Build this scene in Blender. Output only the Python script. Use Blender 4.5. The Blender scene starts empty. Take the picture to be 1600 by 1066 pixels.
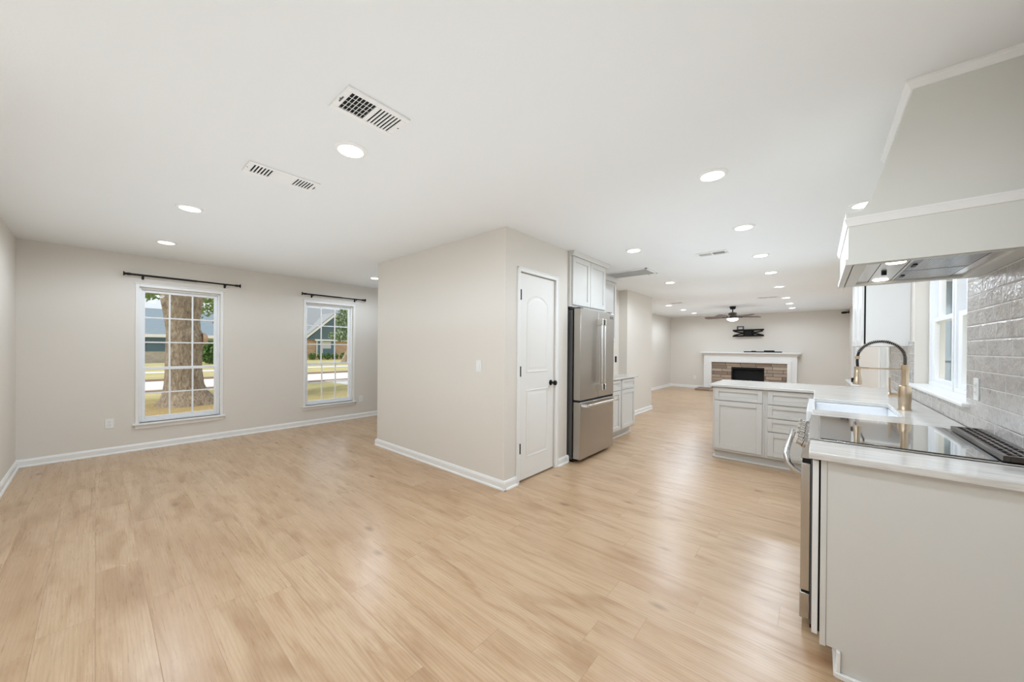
import bpy, math, random
from mathutils import Vector, Matrix
random.seed(7)
S = bpy.context.scene
COL = S.collection
pi = math.pi

# ------------------------------------------------------------------ camera
def make_camera():
    yaw, pitch, roll = math.radians(40.6087), -0.0032, 0.0077
    F = Vector((-math.sin(yaw)*math.cos(pitch), math.cos(yaw)*math.cos(pitch), math.sin(pitch)))
    r = Vector((math.cos(yaw), math.sin(yaw), 0)); u = r.cross(F)
    R = r*math.cos(roll) + u*math.sin(roll); U = u*math.cos(roll) - r*math.sin(roll)
    cd = bpy.data.cameras.new('camera'); cd.sensor_width = 36; cd.sensor_fit = 'HORIZONTAL'
    cd.lens = 557.24/1600*36; cd.shift_y = 12.39/1600; cd.clip_start = .02; cd.clip_end = 400
    co = bpy.data.objects.new('camera', cd); COL.objects.link(co)
    M = Matrix((R, U, -F)).transposed().to_4x4(); M.translation = (0, 0, 1.3193)
    co.matrix_world = M; S.camera = co
make_camera()

# ------------------------------------------------------------------ view, world, sun
S.view_settings.view_transform = 'Standard'
S.view_settings.look = 'None'
S.view_settings.gamma = 1
S.view_settings.use_curve_mapping = False
S.view_settings.exposure = 0.13
LENS_POWER = 6.0           # downlight lens radiance
LAMP_W = 46.0              # each downlight's own wide beam
LAMP_COLOR = (.75, .87, 1.0)
w = bpy.data.worlds.new('sky'); S.world = w; w.use_nodes = True
nt = w.node_tree; nt.nodes.clear()
sky = nt.nodes.new('ShaderNodeTexSky'); sky.sky_type = 'NISHITA'; sky.sun_disc = False
sky.sun_elevation = math.radians(52); sky.sun_rotation = math.radians(180); sky.dust_density = 2.5; sky.air_density = 1.0; sky.ozone_density = 1
mx = nt.nodes.new('ShaderNodeMix'); mx.data_type = 'RGBA'; mx.inputs[0].default_value = .8
mx.inputs[7].default_value = (7.2, 7.8, 8.3, 1)
bg = nt.nodes.new('ShaderNodeBackground'); bg.inputs[1].default_value = .125
out = nt.nodes.new('ShaderNodeOutputWorld')
nt.links.new(sky.outputs[0], mx.inputs[6]); nt.links.new(mx.outputs[2], bg.inputs[0]); nt.links.new(bg.outputs[0], out.inputs[0])
sd = bpy.data.lights.new('sun', 'SUN'); sd.energy = 2.7; sd.angle = math.radians(8); sd.color = (1, .96, .88)
so = bpy.data.objects.new('sun', sd); COL.objects.link(so); so.location = (-20, -20, 30)
so.rotation_euler = Vector((-.10, .62, -.78)).to_track_quat('-Z', 'Y').to_euler()
def ceiling_fill(x, y, sx, sy, watts, z=1.45):
    """added fill light aimed up to brighten the ceiling, not a lamp of the house"""
    d = bpy.data.lights.new('ceiling_fill', 'AREA'); d.shape = 'RECTANGLE'; d.size = sx; d.size_y = sy; d.energy = watts; d.color = FILL_COLOR
    o = bpy.data.objects.new('ceiling_fill', d); COL.objects.link(o); o.location = (x, y, z); o.rotation_euler = (pi, 0, 0)
FILL_COLOR = (.72, .86, 1.0)  # tint of the added upward panels; they lift the ceiling, no real fixture
ceiling_fill(-2.75, .95, 5.7, 2.2, 19)
ceiling_fill(-5.4, 3.9, 1.2, 2.8, 4.5)
ceiling_fill(-.95, 4.4, 1.5, 3.8, 12)
ceiling_fill(-1.3, 7.6, 2.0, 1.6, 6)
ceiling_fill(-1.7, 10.7, 3.6, 3.8, 17)

# ------------------------------------------------------------------ material helpers
def lin(c):
    c = c/255
    return c/12.92 if c <= .04045 else ((c+.055)/1.055)**2.4
def rgb(r, g, b): return (lin(r), lin(g), lin(b), 1)
class NT:
    def __init__(s, name):
        s.m = bpy.data.materials.new(name); s.m.use_nodes = True; s.t = s.m.node_tree
        s.p = s.t.nodes['Principled BSDF']; s.out = s.t.nodes['Material Output']
    def n(s, typ, **kw):
        nd = s.t.nodes.new('ShaderNode'+typ)
        for k, v in kw.items(): setattr(nd, k, v)
        return nd
    def l(s, a, b): s.t.links.new(a, b)
    def val(s, sock, v):
        if hasattr(v, 'is_output'): s.l(v, sock)
        else: sock.default_value = v
    def math(s, op, a, b=0.0, c=None):
        nd = s.n('Math', operation=op); s.val(nd.inputs[0], a); s.val(nd.inputs[1], b)
        if c is not None: s.val(nd.inputs[2], c)
        return nd.outputs[0]
    def mix(s, f, a, b):
        nd = s.n('Mix', data_type='RGBA'); s.val(nd.inputs[0], f); s.val(nd.inputs[6], a); s.val(nd.inputs[7], b)
        return nd.outputs[2]
    def noise(s, vec, scale, detail=4, rough=.55, dist=0.0):
        nd = s.n('TexNoise'); s.l(vec, nd.inputs['Vector']); nd.inputs['Scale'].default_value = scale
        nd.inputs['Detail'].default_value = detail; nd.inputs['Roughness'].default_value = rough; nd.inputs['Distortion'].default_value = dist
        return nd.outputs['Fac']
    def pos(s):
        return s.n('NewGeometry').outputs['Position']
    def scale(s, vec, x, y, z):
        nd = s.n('VectorMath', operation='MULTIPLY'); s.l(vec, nd.inputs[0]); nd.inputs[1].default_value = (x, y, z)
        return nd.outputs[0]
    def ramp(s, f, stops):
        nd = s.n('ValToRGB'); s.l(f, nd.inputs[0]); e = nd.color_ramp.elements
        while len(e) < len(stops): e.new(.5)
        for el, (p, c) in zip(e, stops): el.position = p; el.color = c
        return nd.outputs[0]
    def bump(s, h, strength, dist=.01):
        nd = s.n('Bump'); s.l(h, nd.inputs['Height']); nd.inputs['Strength'].default_value = strength; nd.inputs['Distance'].default_value = dist
        s.l(nd.outputs[0], s.p.inputs['Normal'])
    def set(s, **kw):
        for k, v in kw.items(): s.val(s.p.inputs[k], v)
        return s
def simple(name, col, rough=.5, metal=0.0, vary=0.04, nscale=8, bump=0, bscale=80, spec=.5, coat=0):
    t = NT(name); p = t.pos()
    f = t.noise(p, nscale, 3)
    d = tuple(max(0, c*(1-vary)) for c in col[:3])+(1,); b = tuple(c*(1+vary) for c in col[:3])+(1,)
    t.l(t.mix(f, d, b), t.p.inputs['Base Color'])
    t.set(Roughness=rough, Metallic=metal); t.p.inputs['Specular IOR Level'].default_value = spec
    if coat: t.p.inputs['Coat Weight'].default_value = coat; t.p.inputs['Coat Roughness'].default_value = .05
    if bump: t.bump(t.noise(p, bscale, 3), bump, .004)
    return t.m
def emis(name, col, strength):
    t = NT(name); t.set(**{'Base Color': col, 'Roughness': .4, 'Emission Color': col, 'Emission Strength': strength}); return t.m
def glass_mat(name, tint=(1, 1, 1, 1)):
    t = NT(name); t.t.nodes.remove(t.p)
    tr = t.n('BsdfTransparent'); tr.inputs[0].default_value = tint
    gl = t.n('BsdfGlossy'); gl.inputs['Roughness'].default_value = .02
    lw = t.n('LayerWeight'); lw.inputs[0].default_value = .5
    f = t.math('ADD', .010, t.math('MULTIPLY', t.math('POWER', lw.outputs['Facing'], 5.0), .2))
    m = t.n('MixShader'); t.l(f, m.inputs[0]); t.l(tr.outputs[0], m.inputs[1]); t.l(gl.outputs[0], m.inputs[2])
    t.l(m.outputs[0], t.out.inputs[0]); return t.m
def cells(t, u, v, L, W, stagger):
    """plank/tile cells: returns (random per cell, edge distance in metres, second random)"""
    row = t.math('FLOOR', t.math('DIVIDE', v, W))
    if stagger == 'random':
        wn = t.n('TexWhiteNoise', noise_dimensions='1D'); t.l(row, wn.inputs['W']); off = t.math('MULTIPLY', wn.outputs['Value'], L)
    else:
        off = t.math('MULTIPLY', t.math('ADD', t.math('MULTIPLY', t.math('MODULO', t.math('ABSOLUTE', row), 2.0), .42), t.math('MULTIPLY', t.math('MODULO', t.math('ABSOLUTE', row), 3.0), .11)), L)
    uu = t.math('DIVIDE', t.math('ADD', u, off), L); col = t.math('FLOOR', uu)
    fu = t.math('SUBTRACT', uu, col); fv = t.math('SUBTRACT', t.math('DIVIDE', v, W), row)
    du = t.math('MULTIPLY', t.math('MINIMUM', fu, t.math('SUBTRACT', 1.0, fu)), L)
    dv = t.math('MULTIPLY', t.math('MINIMUM', fv, t.math('SUBTRACT', 1.0, fv)), W)
    c = t.n('CombineXYZ'); t.l(row, c.inputs[0]); t.l(col, c.inputs[1])
    wn2 = t.n('TexWhiteNoise', noise_dimensions='3D'); t.l(c.outputs[0], wn2.inputs['Vector'])
    return wn2.outputs['Value'], du, dv, wn2.outputs['Color']

def floor_mat():
    t = NT('oak_plank_floor'); p = t.pos(); sx = t.n('SeparateXYZ'); t.l(p, sx.inputs[0]); X, Y = sx.outputs[0], sx.outputs[1]
    r, du, dv, rc = cells(t, X, Y, 1.22, .1765, 'random')
    # shift grain per plank
    ofs = t.n('VectorMath', operation='SCALE'); t.l(rc, ofs.inputs[0]); ofs.inputs['Scale'].default_value = 9.0
    add = t.n('VectorMath', operation='ADD'); t.l(p, add.inputs[0]); t.l(ofs.outputs[0], add.inputs[1])
    q = add.outputs[0]
    g1 = t.noise(t.scale(q, .9, 9, 1), 1.6, 6, .6, .7)
    g2 = t.noise(t.scale(q, 2.2, 60, 1), 2.2, 5, .65, .2)
    blot = t.noise(t.scale(q, 1.1, 3.2, 1), 1.7, 3, .5, .6)
    base = t.ramp(g1, [(.25, rgb(166, 130, 95)), (.42, rgb(200, 168, 133)), (.58, rgb(213, 184, 151)), (.72, rgb(196, 164, 129)), (.9, rgb(172, 136, 101))])
    base = t.mix(t.math('MULTIPLY', t.math('SUBTRACT', g2, .35), .6), base, rgb(180, 144, 108))
    base = t.mix(t.math('MULTIPLY', t.math('MAXIMUM', t.math('SUBTRACT', blot, .50), 0.0), 2.6), base, rgb(158, 119, 83))
    # cathedral ring grain
    wv = t.n('TexWave', wave_type='RINGS', rings_direction='SPHERICAL'); t.l(t.scale(q, .55, 5.2, 1), wv.inputs['Vector']); wv.inputs['Scale'].default_value = 4.2
    wv.inputs['Distortion'].default_value = 6; wv.inputs['Detail'].default_value = 3; wv.inputs['Detail Scale'].default_value = 1.6
    base = t.mix(t.math('MULTIPLY', t.math('POWER', wv.outputs['Fac'], 3.0), .26), base, rgb(165, 127, 92))
    # plank tone
    base = t.mix(t.math('MULTIPLY', t.math('POWER', r, 2.0), .42), base, rgb(189, 152, 116))
    # knots and dark mineral streaks
    vo = t.n('TexVoronoi', feature='F1'); t.l(t.scale(q, 1.25, 3.0, 1), vo.inputs['Vector']); vo.inputs['Scale'].default_value = 1.25
    kn = t.math('MULTIPLY', t.math('SMOOTH_MAX', t.math('SUBTRACT', .11, vo.outputs['Distance']), 0.0, .03), 8.0)
    base = t.mix(t.math('MINIMUM', kn, .8), base, rgb(112, 76, 50))
    st = t.noise(t.scale(q, .8, 24, 1), 1.1, 3, .5, .9)
    base = t.mix(t.math('MULTIPLY', t.math('MAXIMUM', t.math('SUBTRACT', st, .635), 0.0), 3.6), base, rgb(132, 94, 64))
    e = t.math('MINIMUM', du, dv)
    line = t.math('SUBTRACT', 1.0, t.math('MINIMUM', t.math('DIVIDE', e, .0016), 1.0))
    base = t.mix(t.math('MULTIPLY', line, .55), base, rgb(120, 90, 64))
    base = t.mix(.10, base, rgb(140, 112, 86))
    t.l(base, t.p.inputs['Base Color'])
    t.l(t.math('ADD', .22, t.math('MULTIPLY', g2, .14)), t.p.inputs['Roughness'])
    t.p.inputs['Specular IOR Level'].default_value = .5
    h = t.math('SUBTRACT', t.math('MULTIPLY', g2, .25), line)
    t.bump(h, .12, .002)
    return t.m
def tile_mat():
    t = NT('glazed_taupe_tile'); p = t.pos(); sx = t.n('SeparateXYZ'); t.l(p, sx.inputs[0]); Y, Z = sx.outputs[1], sx.outputs[2]
    r, du, dv, rc = cells(t, Y, t.math('SUBTRACT', Z, .897), .305, .08, 'half')
    ofs = t.n('VectorMath', operation='SCALE'); t.l(rc, ofs.inputs[0]); ofs.inputs['Scale'].default_value = 5.0
    add = t.n('VectorMath', operation='ADD'); t.l(p, add.inputs[0]); t.l(ofs.outputs[0], add.inputs[1]); q = add.outputs[0]
    cl = t.noise(t.scale(q, 1, 1, 1.5), 9, 6, .62, 1.2)
    cl2 = t.noise(q, 34, 4, .6, .8)
    c = t.ramp(cl, [(.3, rgb(162, 156, 151)), (.5, rgb(188, 182, 177)), (.62, rgb(198, 192, 187)), (.75, rgb(174, 168, 163))])
    c = t.mix(t.math('MULTIPLY', t.math('MAXIMUM', t.math('SUBTRACT', cl2, .5), 0.0), t.math('MULTIPLY', r, 2.6)), c, rgb(128, 122, 118))
    c = t.mix(t.math('MULTIPLY', r, .35), c, rgb(196, 189, 184))
    e = t.math('MINIMUM', du, dv)
    g = t.math('LESS_THAN', e, .0017)
    c = t.mix(g, c, rgb(214, 210, 205)); t.l(c, t.p.inputs['Base Color'])
    t.l(t.math('ADD', .05, t.math('MULTIPLY', g, .6)), t.p.inputs['Roughness'])
    wav = t.noise(q, 16, 3, .5, .3); wav2 = t.noise(q, 55, 2, .5)
    edge = t.math('MINIMUM', t.math('DIVIDE', e, .006), 1.0)
    h = t.math('ADD', t.math('ADD', t.math('MULTIPLY', wav, 1.0), t.math('MULTIPLY', wav2, .5)), t.math('MULTIPLY', edge, .4))
    t.bump(h, .5, .010)
    return t.m
def quartz_mat():
    t = NT('white_quartzite'); p = t.pos()
    a = t.noise(t.scale(p, 2.2, 26, 26), 1.3, 6, .6, .9); b = t.noise(p, 60, 3); c2 = t.noise(t.scale(p, 1.0, 9, 9), 2.2, 4, .55, 1.2)
    c = t.ramp(a, [(.3, rgb(192, 185, 177)), (.48, rgb(218, 214, 208)), (.6, rgb(224, 221, 216)), (.74, rgb(202, 194, 184))])
    c = t.mix(t.math('MULTIPLY', t.math('MAXIMUM', t.math('SUBTRACT', c2, .55), 0.0), 1.6), c, rgb(190, 182, 172))
    c = t.mix(t.math('MULTIPLY', t.math('SUBTRACT', b, .4), .25), c, rgb(205, 203, 201))
    t.l(c, t.p.inputs['Base Color']); t.set(Roughness=.1); return t.m
def steel_mat(name, col, rough, axis):
    t = NT(name); p = t.pos(); s = [900, 900, 900]; s['xyz'.index(axis)] = 3.0
    f = t.noise(t.scale(p, *s), 1.0, 3)
    t.l(t.mix(f, tuple(c*.97 for c in col[:3])+(1,), tuple(min(1, c*1.03) for c in col[:3])+(1,)), t.p.inputs['Base Color'])
    t.l(t.math('ADD', rough-.05, t.math('MULTIPLY', f, .1)), t.p.inputs['Roughness']); t.set(Metallic=1.0); return t.m
def stone_mat():
    t = NT('stacked_stone'); p = t.pos(); sx = t.n('SeparateXYZ'); t.l(p, sx.inputs[0]); X, Z = sx.outputs[0], sx.outputs[2]
    r, du, dv, rc = cells(t, X, Z, .40, .10, 'random')
    n = t.noise(p, 14, 5, .6)
    c = t.ramp(r, [(0, rgb(150, 128, 110)), (.3, rgb(196, 174, 152)), (.6, rgb(174, 155, 138)), (.85, rgb(204, 186, 166)), (1, rgb(150, 130, 113))])
    c = t.mix(t.math('MULTIPLY', n, .35), c, rgb(116, 98, 84))
    e = t.math('MINIMUM', du, dv); c = t.mix(t.math('LESS_THAN', e, .004), c, rgb(92, 78, 68))
    t.l(c, t.p.inputs['Base Color']); t.set(Roughness=.85)
    t.bump(t.math('ADD', n, t.math('ADD', r, t.math('MINIMUM', t.math('DIVIDE', e, .01), 1.0))), .8, .02); return t.m
def brick_mat(name, c1, c2, mortar):
    t = NT(name); p = t.pos(); sx = t.n('SeparateXYZ'); t.l(p, sx.inputs[0])
    r, du, dv, rc = cells(t, sx.outputs[1], sx.outputs[2], .24, .085, 'half')
    c = t.mix(r, c1, c2); e = t.math('MINIMUM', du, dv); c = t.mix(t.math('LESS_THAN', e, .006), c, mortar)
    t.l(c, t.p.inputs['Base Color']); t.set(Roughness=.9); return t.m
def shingle_mat(name, c1, c2):
    t = NT(name); p = t.pos(); n = t.noise(t.scale(p, 1, 2.2, 5), 2.2, 5, .6)
    t.l(t.mix(n, c1, c2), t.p.inputs['Base Color']); t.set(Roughness=.9); return t.m
def bark_mat():
    t = NT('oak_bark'); p = t.pos(); n = t.noise(t.scale(p, 11, 11, 3.6), 1.6, 8, .7, .8); n2 = t.noise(p, 26, 4)
    c = t.ramp(n, [(.32, rgb(104, 90, 76)), (.46, rgb(160, 143, 124)), (.58, rgb(192, 176, 154)), (.75, rgb(216, 203, 184))])
    c = t.mix(t.math('MULTIPLY', n2, .35), c, rgb(120, 106, 88)); t.l(c, t.p.inputs['Base Color']); t.set(Roughness=.95); t.bump(n, .9, .06); return t.m
def lawn_mat():
    t = NT('dry_lawn'); p = t.pos(); n = t.noise(p, .55, 4, .6, .4); n2 = t.noise(p, 7, 6, .7); n3 = t.noise(p, 40, 3, .7)
    c = t.ramp(n, [(.35, rgb(198, 184, 136)), (.5, rgb(180, 174, 118)), (.65, rgb(206, 192, 146))])
    lf = t.math('GREATER_THAN', n3, .56); sx = t.n('SeparateXYZ'); t.l(p, sx.inputs[0])
    near = t.math('MULTIPLY', t.math('GREATER_THAN', sx.outputs[0], -15.0), t.math('GREATER_THAN', t.math('ADD', n2, t.math('MULTIPLY', n, .4)), .60))
    c = t.mix(t.math('MULTIPLY', t.math('MULTIPLY', lf, near), .9), c, rgb(166, 122, 80))
    vd = t.n('VectorMath', operation='DISTANCE'); t.l(p, vd.inputs[0]); vd.inputs[1].default_value = (-12.4, 1.6, -.3)
    litter = t.math('SUBTRACT', t.math('ADD', 1.05, t.math('MULTIPLY', t.math('SUBTRACT', t.noise(p, 2.6, 5, .65), .5), 2.2)), t.math('DIVIDE', vd.outputs['Value'], 4.2))
    c = t.mix(t.math('MULTIPLY', t.math('MINIMUM', t.math('MAXIMUM', litter, 0.0), 1.0), t.math('MULTIPLY', t.math('GREATER_THAN', n3, .46), .85)), c, rgb(158, 118, 80))
    c = t.mix(t.math('MULTIPLY', n2, .4), c, rgb(150, 138, 84)); t.l(c, t.p.inputs['Base Color']); t.set(Roughness=1.0); t.bump(n3, .6, .03); return t.m

M = {}
M['wall'] = simple('warm_white_wall_paint', rgb(228, 221, 211), .75, vary=.012, nscale=2, bump=.12, bscale=130, spec=.3)
M['ceil'] = simple('ceiling_paint', rgb(239, 239, 237), .9, vary=.008, nscale=2, bump=.12, bscale=110, spec=.2)
M['trim'] = simple('white_trim_paint', rgb(242, 240, 236), .35, vary=.01)
M['door'] = simple('white_door_paint', rgb(239, 236, 230), .4, vary=.01)
M['vinyl'] = simple('white_window_vinyl', rgb(245, 246, 247), .35, vary=.01)
M['cab'] = simple('greige_cabinet_paint', rgb(216, 213, 207), .34, vary=.012)
M['hood'] = simple('greige_hood_paint', rgb(222, 220, 212), .45, vary=.012)
M['cab_white'] = simple('pale_gloss_cabinet_paint', rgb(232, 230, 227), .18, vary=.01)
M['floor'] = floor_mat()
M['tile'] = tile_mat()
M['quartz'] = quartz_mat()
M['steel'] = steel_mat('brushed_steel', (.47, .44, .40, 1), .30, 'y')
M['steel_l'] = steel_mat('light_steel', (.80, .79, .77, 1), .3, 'z')
M['steel_r'] = steel_mat('range_steel', (.56, .55, .53, 1), .2, 'y')
M['chrome'] = simple('polished_chrome', (.86, .86, .86, 1), .1, 1.0)
M['dark'] = simple('dark_charcoal_body', rgb(88, 86, 84), .4)
M['black'] = simple('matte_black', rgb(15, 14, 14), .5, spec=.3)
M['void'] = simple('black_recess', rgb(9, 9, 9), .8)
M['glassblack'] = simple('black_ceramic_glass', rgb(36, 33, 31), .03, vary=.0, spec=1.0, coat=1.0)
M['gold'] = simple('brushed_gold', (.60, .48, .345, 1), .28, 1.0)
M['porcelain'] = simple('white_fireclay', rgb(246, 247, 249), .08, vary=.005)
M['plate'] = simple('white_switch_plastic', rgb(240, 239, 236), .35, vary=.005)
M['lens'] = emis('lit_lens', (1, .955, .89, 1), LENS_POWER)
M['hoodlens'] = emis('lit_hood_lens', (1, .95, .88, 1), 14.0)
M['fanlens'] = emis('lit_fan_globe', (1, .95, .88, 1), 9.0)
M['glass'] = glass_mat('window_glass')
M['stone'] = stone_mat()
M['walnut'] = simple('walnut_fan_blade', rgb(104, 82, 70), .4, vary=.15, nscale=20)
M['filter'] = simple('aluminium_mesh', (.24, .24, .25, 1), .4, 1.0, vary=.5, nscale=260)
M['bark'] = bark_mat()
M['leaf'] = simple('oak_leaves', rgb(122, 146, 84), .6, vary=.35, nscale=3)
M['leaf2'] = simple('grey_green_leaves', rgb(112, 132, 96), .6, vary=.35, nscale=3)
M['hedge'] = simple('hedge_leaves', rgb(82, 118, 58), .6, vary=.4, nscale=5)
M['redleaf'] = simple('plum_leaves', rgb(128, 84, 92), .6, vary=.3, nscale=5)
M['lawn'] = lawn_mat()
M['road'] = simple('pale_concrete', rgb(214, 211, 206), .9, vary=.05, nscale=2)
M['curb'] = simple('weathered_curb', rgb(168, 146, 132), .9, vary=.1, nscale=3)
M['brickA'] = brick_mat('buff_brick', rgb(206, 194, 180), rgb(186, 172, 158), rgb(214, 206, 196))
M['brickB'] = brick_mat('tan_brick', rgb(206, 172, 138), rgb(184, 148, 116), rgb(206, 190, 172))
M['roofA'] = shingle_mat('blue_grey_shingle', rgb(112, 128, 138), rgb(142, 156, 165))
M['roofB'] = shingle_mat('grey_shingle', rgb(128, 134, 138), rgb(164, 166, 168))
M['teal'] = simple('teal_siding', rgb(92, 112, 118), .7, vary=.06)
M['pane'] = simple('far_window_glass', rgb(96, 122, 138), .08, vary=.1, nscale=.6)
M['blind'] = simple('pale_blind', rgb(214, 214, 206), .6)
M['board'] = simple('white_board_siding', rgb(156, 174, 190), .5, vary=.02)
M['knobdark'] = simple('oil_bronze', rgb(30, 28, 27), .3, .6)
M['coil'] = simple('antique_bronze_coil', (.42, .37, .31, 1), .3, 1.0)
M['spring'] = simple('dark_hose', rgb(22, 24, 30), .4)

# ------------------------------------------------------------------ mesh helpers
ORI = {}
class MB:
    def __init__(s): s.v = []; s.f = []
    def add(s, vs, fs):
        o = len(s.v); s.v += [Vector(v) for v in vs]; s.f += [tuple(i+o for i in f) for f in fs]; return s
    def box(s, x0, x1, y0, y1, z0, z1):
        x0, x1 = sorted((x0, x1)); y0, y1 = sorted((y0, y1)); z0, z1 = sorted((z0, z1))
        return s.add([(x0,y0,z0),(x1,y0,z0),(x1,y1,z0),(x0,y1,z0),(x0,y0,z1),(x1,y0,z1),(x1,y1,z1),(x0,y1,z1)],
              [(0,3,2,1),(4,5,6,7),(0,1,5,4),(1,2,6,5),(2,3,7,6),(3,0,4,7)])
    def obox(s, fr, u0, u1, v0, v1, n0, n1):
        O, U, N = fr; V = Vector((0, 0, 1)); P = lambda u, v, n: O+U*u+V*v+N*n
        vs = [P(u, v, n) for n in (n0, n1) for (u, v) in ((u0, v0), (u1, v0), (u1, v1), (u0, v1))]
        fs = [(0,3,2,1),(4,5,6,7),(0,1,5,4),(1,2,6,5),(2,3,7,6),(3,0,4,7)]
        if U.cross(V).dot(N) < 0: fs = [tuple(reversed(f)) for f in fs]
        return s.add(vs, fs)
    def prism(s, pts, axis, a0, a1):
        """extrude 2D polygon along axis; pts in the other two axes in order (x,y,z minus axis)"""
        i = 'xyz'.index(axis); n = len(pts)
        def P(p, a):
            q = list(p); q.insert(i, a); return q
        area = sum(pts[k][0]*pts[(k+1) % n][1]-pts[(k+1) % n][0]*pts[k][1] for k in range(n))
        flip = (area > 0) ^ (axis == 'y')
        vs = [P(p, a0) for p in pts]+[P(p, a1) for p in pts]
        fs = [tuple(range(n-1, -1, -1)), tuple(range(n, 2*n))]+[(k, (k+1) % n, n+(k+1) % n, n+k) for k in range(n)]
        if (not flip) ^ (a1 < a0): fs = [tuple(reversed(f)) for f in fs]
        return s.add(vs, fs)
    def tube(s, path, rad, n=10, caps=True):
        path = [Vector(p) for p in path]; m = len(path); rs = rad if isinstance(rad, (list, tuple)) else [rad]*m
        T = [(path[min(i+1, m-1)]-path[max(i-1, 0)]).normalized() for i in range(m)]
        a = Vector((0, 0, 1)) if abs(T[0].z) < .9 else Vector((1, 0, 0)); N = (a-T[0]*a.dot(T[0])).normalized(); vs = []
        for i in range(m):
            N = (N-T[i]*N.dot(T[i])).normalized(); B = T[i].cross(N)
            vs += [path[i]+(N*math.cos(2*pi*k/n)+B*math.sin(2*pi*k/n))*rs[i] for k in range(n)]
        fs = [(i*n+k, i*n+(k+1) % n, (i+1)*n+(k+1) % n, (i+1)*n+k) for i in range(m-1) for k in range(n)]
        if caps: fs += [tuple(range(n-1, -1, -1)), tuple((m-1)*n+k for k in range(n))]
        return s.add(vs, fs)
    def lathe(s, prof, c, axis='z', n=24, sign=1):
        """profile (r, h) pairs along axis from centre c"""
        c = Vector(c); A = {'x': Vector((1,0,0)), 'y': Vector((0,1,0)), 'z': Vector((0,0,1))}[axis]*sign
        a = Vector((1, 0, 0)) if axis != 'x' else Vector((0, 1, 0)); b = A.cross(a); vs = []
        for r, h in prof: vs += [c+A*h+(a*math.cos(2*pi*k/n)+b*math.sin(2*pi*k/n))*max(r, 1e-5) for k in range(n)]
        m = len(prof)
        fs = [(i*n+k, i*n+(k+1) % n, (i+1)*n+(k+1) % n, (i+1)*n+k) for i in range(m-1) for k in range(n)]
        fs += [tuple(range(n-1, -1, -1)), tuple((m-1)*n+k for k in range(n))]
        return s.add(vs, fs)
    def build(s, name, mat, parent=None, bevel=0, smooth=35, seg=2):
        me = bpy.data.meshes.new(name)
        if parent is not None: o = ORI[parent.name]
        else:
            xs = [v.x for v in s.v]; ys = [v.y for v in s.v]; zs = [v.z for v in s.v]
            o = Vector(((min(xs)+max(xs))/2, (min(ys)+max(ys))/2, min(zs)))
        me.from_pydata([v-o for v in s.v], [], s.f); me.update()
        ob = bpy.data.objects.new(name, me); COL.objects.link(ob); ORI[ob.name] = o
        if parent is not None: ob.parent = parent
        else: ob.location = o
        me.materials.append(mat)
        if smooth:
            me.polygons.foreach_set('use_smooth', [True]*len(me.polygons)); me.set_sharp_from_angle(angle=math.radians(smooth))
        if bevel:
            b = ob.modifiers.new('bevel', 'BEVEL'); b.width = bevel; b.segments = seg; b.limit_method = 'ANGLE'; b.angle_limit = math.radians(40)
            b.harden_normals = False
        return ob
def thing(name, loc, label=None, cat=None, group=None, kind=None):
    o = bpy.data.objects.new(name, None); COL.objects.link(o); o.location = loc; o.empty_display_size = .05; ORI[o.name] = Vector(loc)
    return tag(o, label, cat, group, kind)
def tag(o, label=None, cat=None, group=None, kind=None):
    if label: o['label'] = label
    if cat: o['category'] = cat
    if group: o['group'] = group
    if kind: o['kind'] = kind
    return o
def struct(o): o['kind'] = 'structure'; return o
X_, Y_ = Vector((1, 0, 0)), Vector((0, 1, 0))
def frame(face, pos):
    """local frame of a vertical face: u to the right when looking at it, n outwards"""
    return {'+x': (Vector((pos, 0, 0)), Y_.copy(), X_.copy()), '-x': (Vector((pos, 0, 0)), Y_.copy(), -X_),
            '-y': (Vector((0, pos, 0)), X_.copy(), -Y_), '+y': (Vector((0, pos, 0)), X_.copy(), Y_.copy())}[face]

H = 2.44
XW, YS, XE, YN = -6.453, -.553, .645, 13.40
# ------------------------------------------------------------------ shell
struct(MB().box(-6.6, .85, -.70, 13.55, -.12, 0).build('floor', M['floor'], smooth=0))
struct(MB().box(-6.75, 1.0, -.85, 13.7, H, H+.12).build('ceiling', M['ceil'], smooth=0))
W1 = (.352, 1.150, .335, 2.05); W2 = (2.262, 3.060, .325, 2.05)
def wall_x(name, x0, x1, y0, y1, holes, mat, z1=H):
    """wall in a plane of constant x with rectangular holes (ya, yb, za, zb) sorted by y"""
    m = MB(); y = y0
    for ya, yb, za, zb in holes:
        m.box(x0, x1, y, ya, 0, z1)
        if za > 0: m.box(x0, x1, ya, yb, 0, za)
        if zb < z1: m.box(x0, x1, ya, yb, zb, z1)
        y = yb
    m.box(x0, x1, y, y1, 0, z1)
    return struct(m.build(name, mat, smooth=0))
wall_x('wall_west', XW-.13, XW, YS, 6.6, [W1, W2], M['wall'])
KW = (3.165, 4.69, 1.03, 2.10); PD = (6.05, 6.85, 0, 2.05); LW = (10.15, 11.85, .60, 2.05)
wall_x('wall_east', XE, .82, YS, 13.4, [KW, PD, LW], M['wall'])
struct(MB().box(-6.583, .82, YS-.1, YS, 0, H).build('wall_south', M['wall'], smooth=0))
struct(MB().box(-4.1, .82, YN, YN+.1, 0, H).build('wall_north', M['wall'], smooth=0))
XD, YP, XPL = -2.193, 2.462, -4.487
struct(MB().box(XPL, XD, YP, YP+.1, 0, H).box(XPL, XPL+.1, YP+.1, 6.6, 0, H).build('pantry_front_wall', M['wall'], smooth=0))
DH = (2.663, 3.285, 0, 2.062)
wall_x('pantry_side_wall', XD-.1, XD, YP+.1, 3.54, [DH], M['wall'])
struct(MB().box(-2.93, XD-.1, 3.44, 3.54, 0, H).build('pantry_return_wall', M['wall'], smooth=0))
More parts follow.
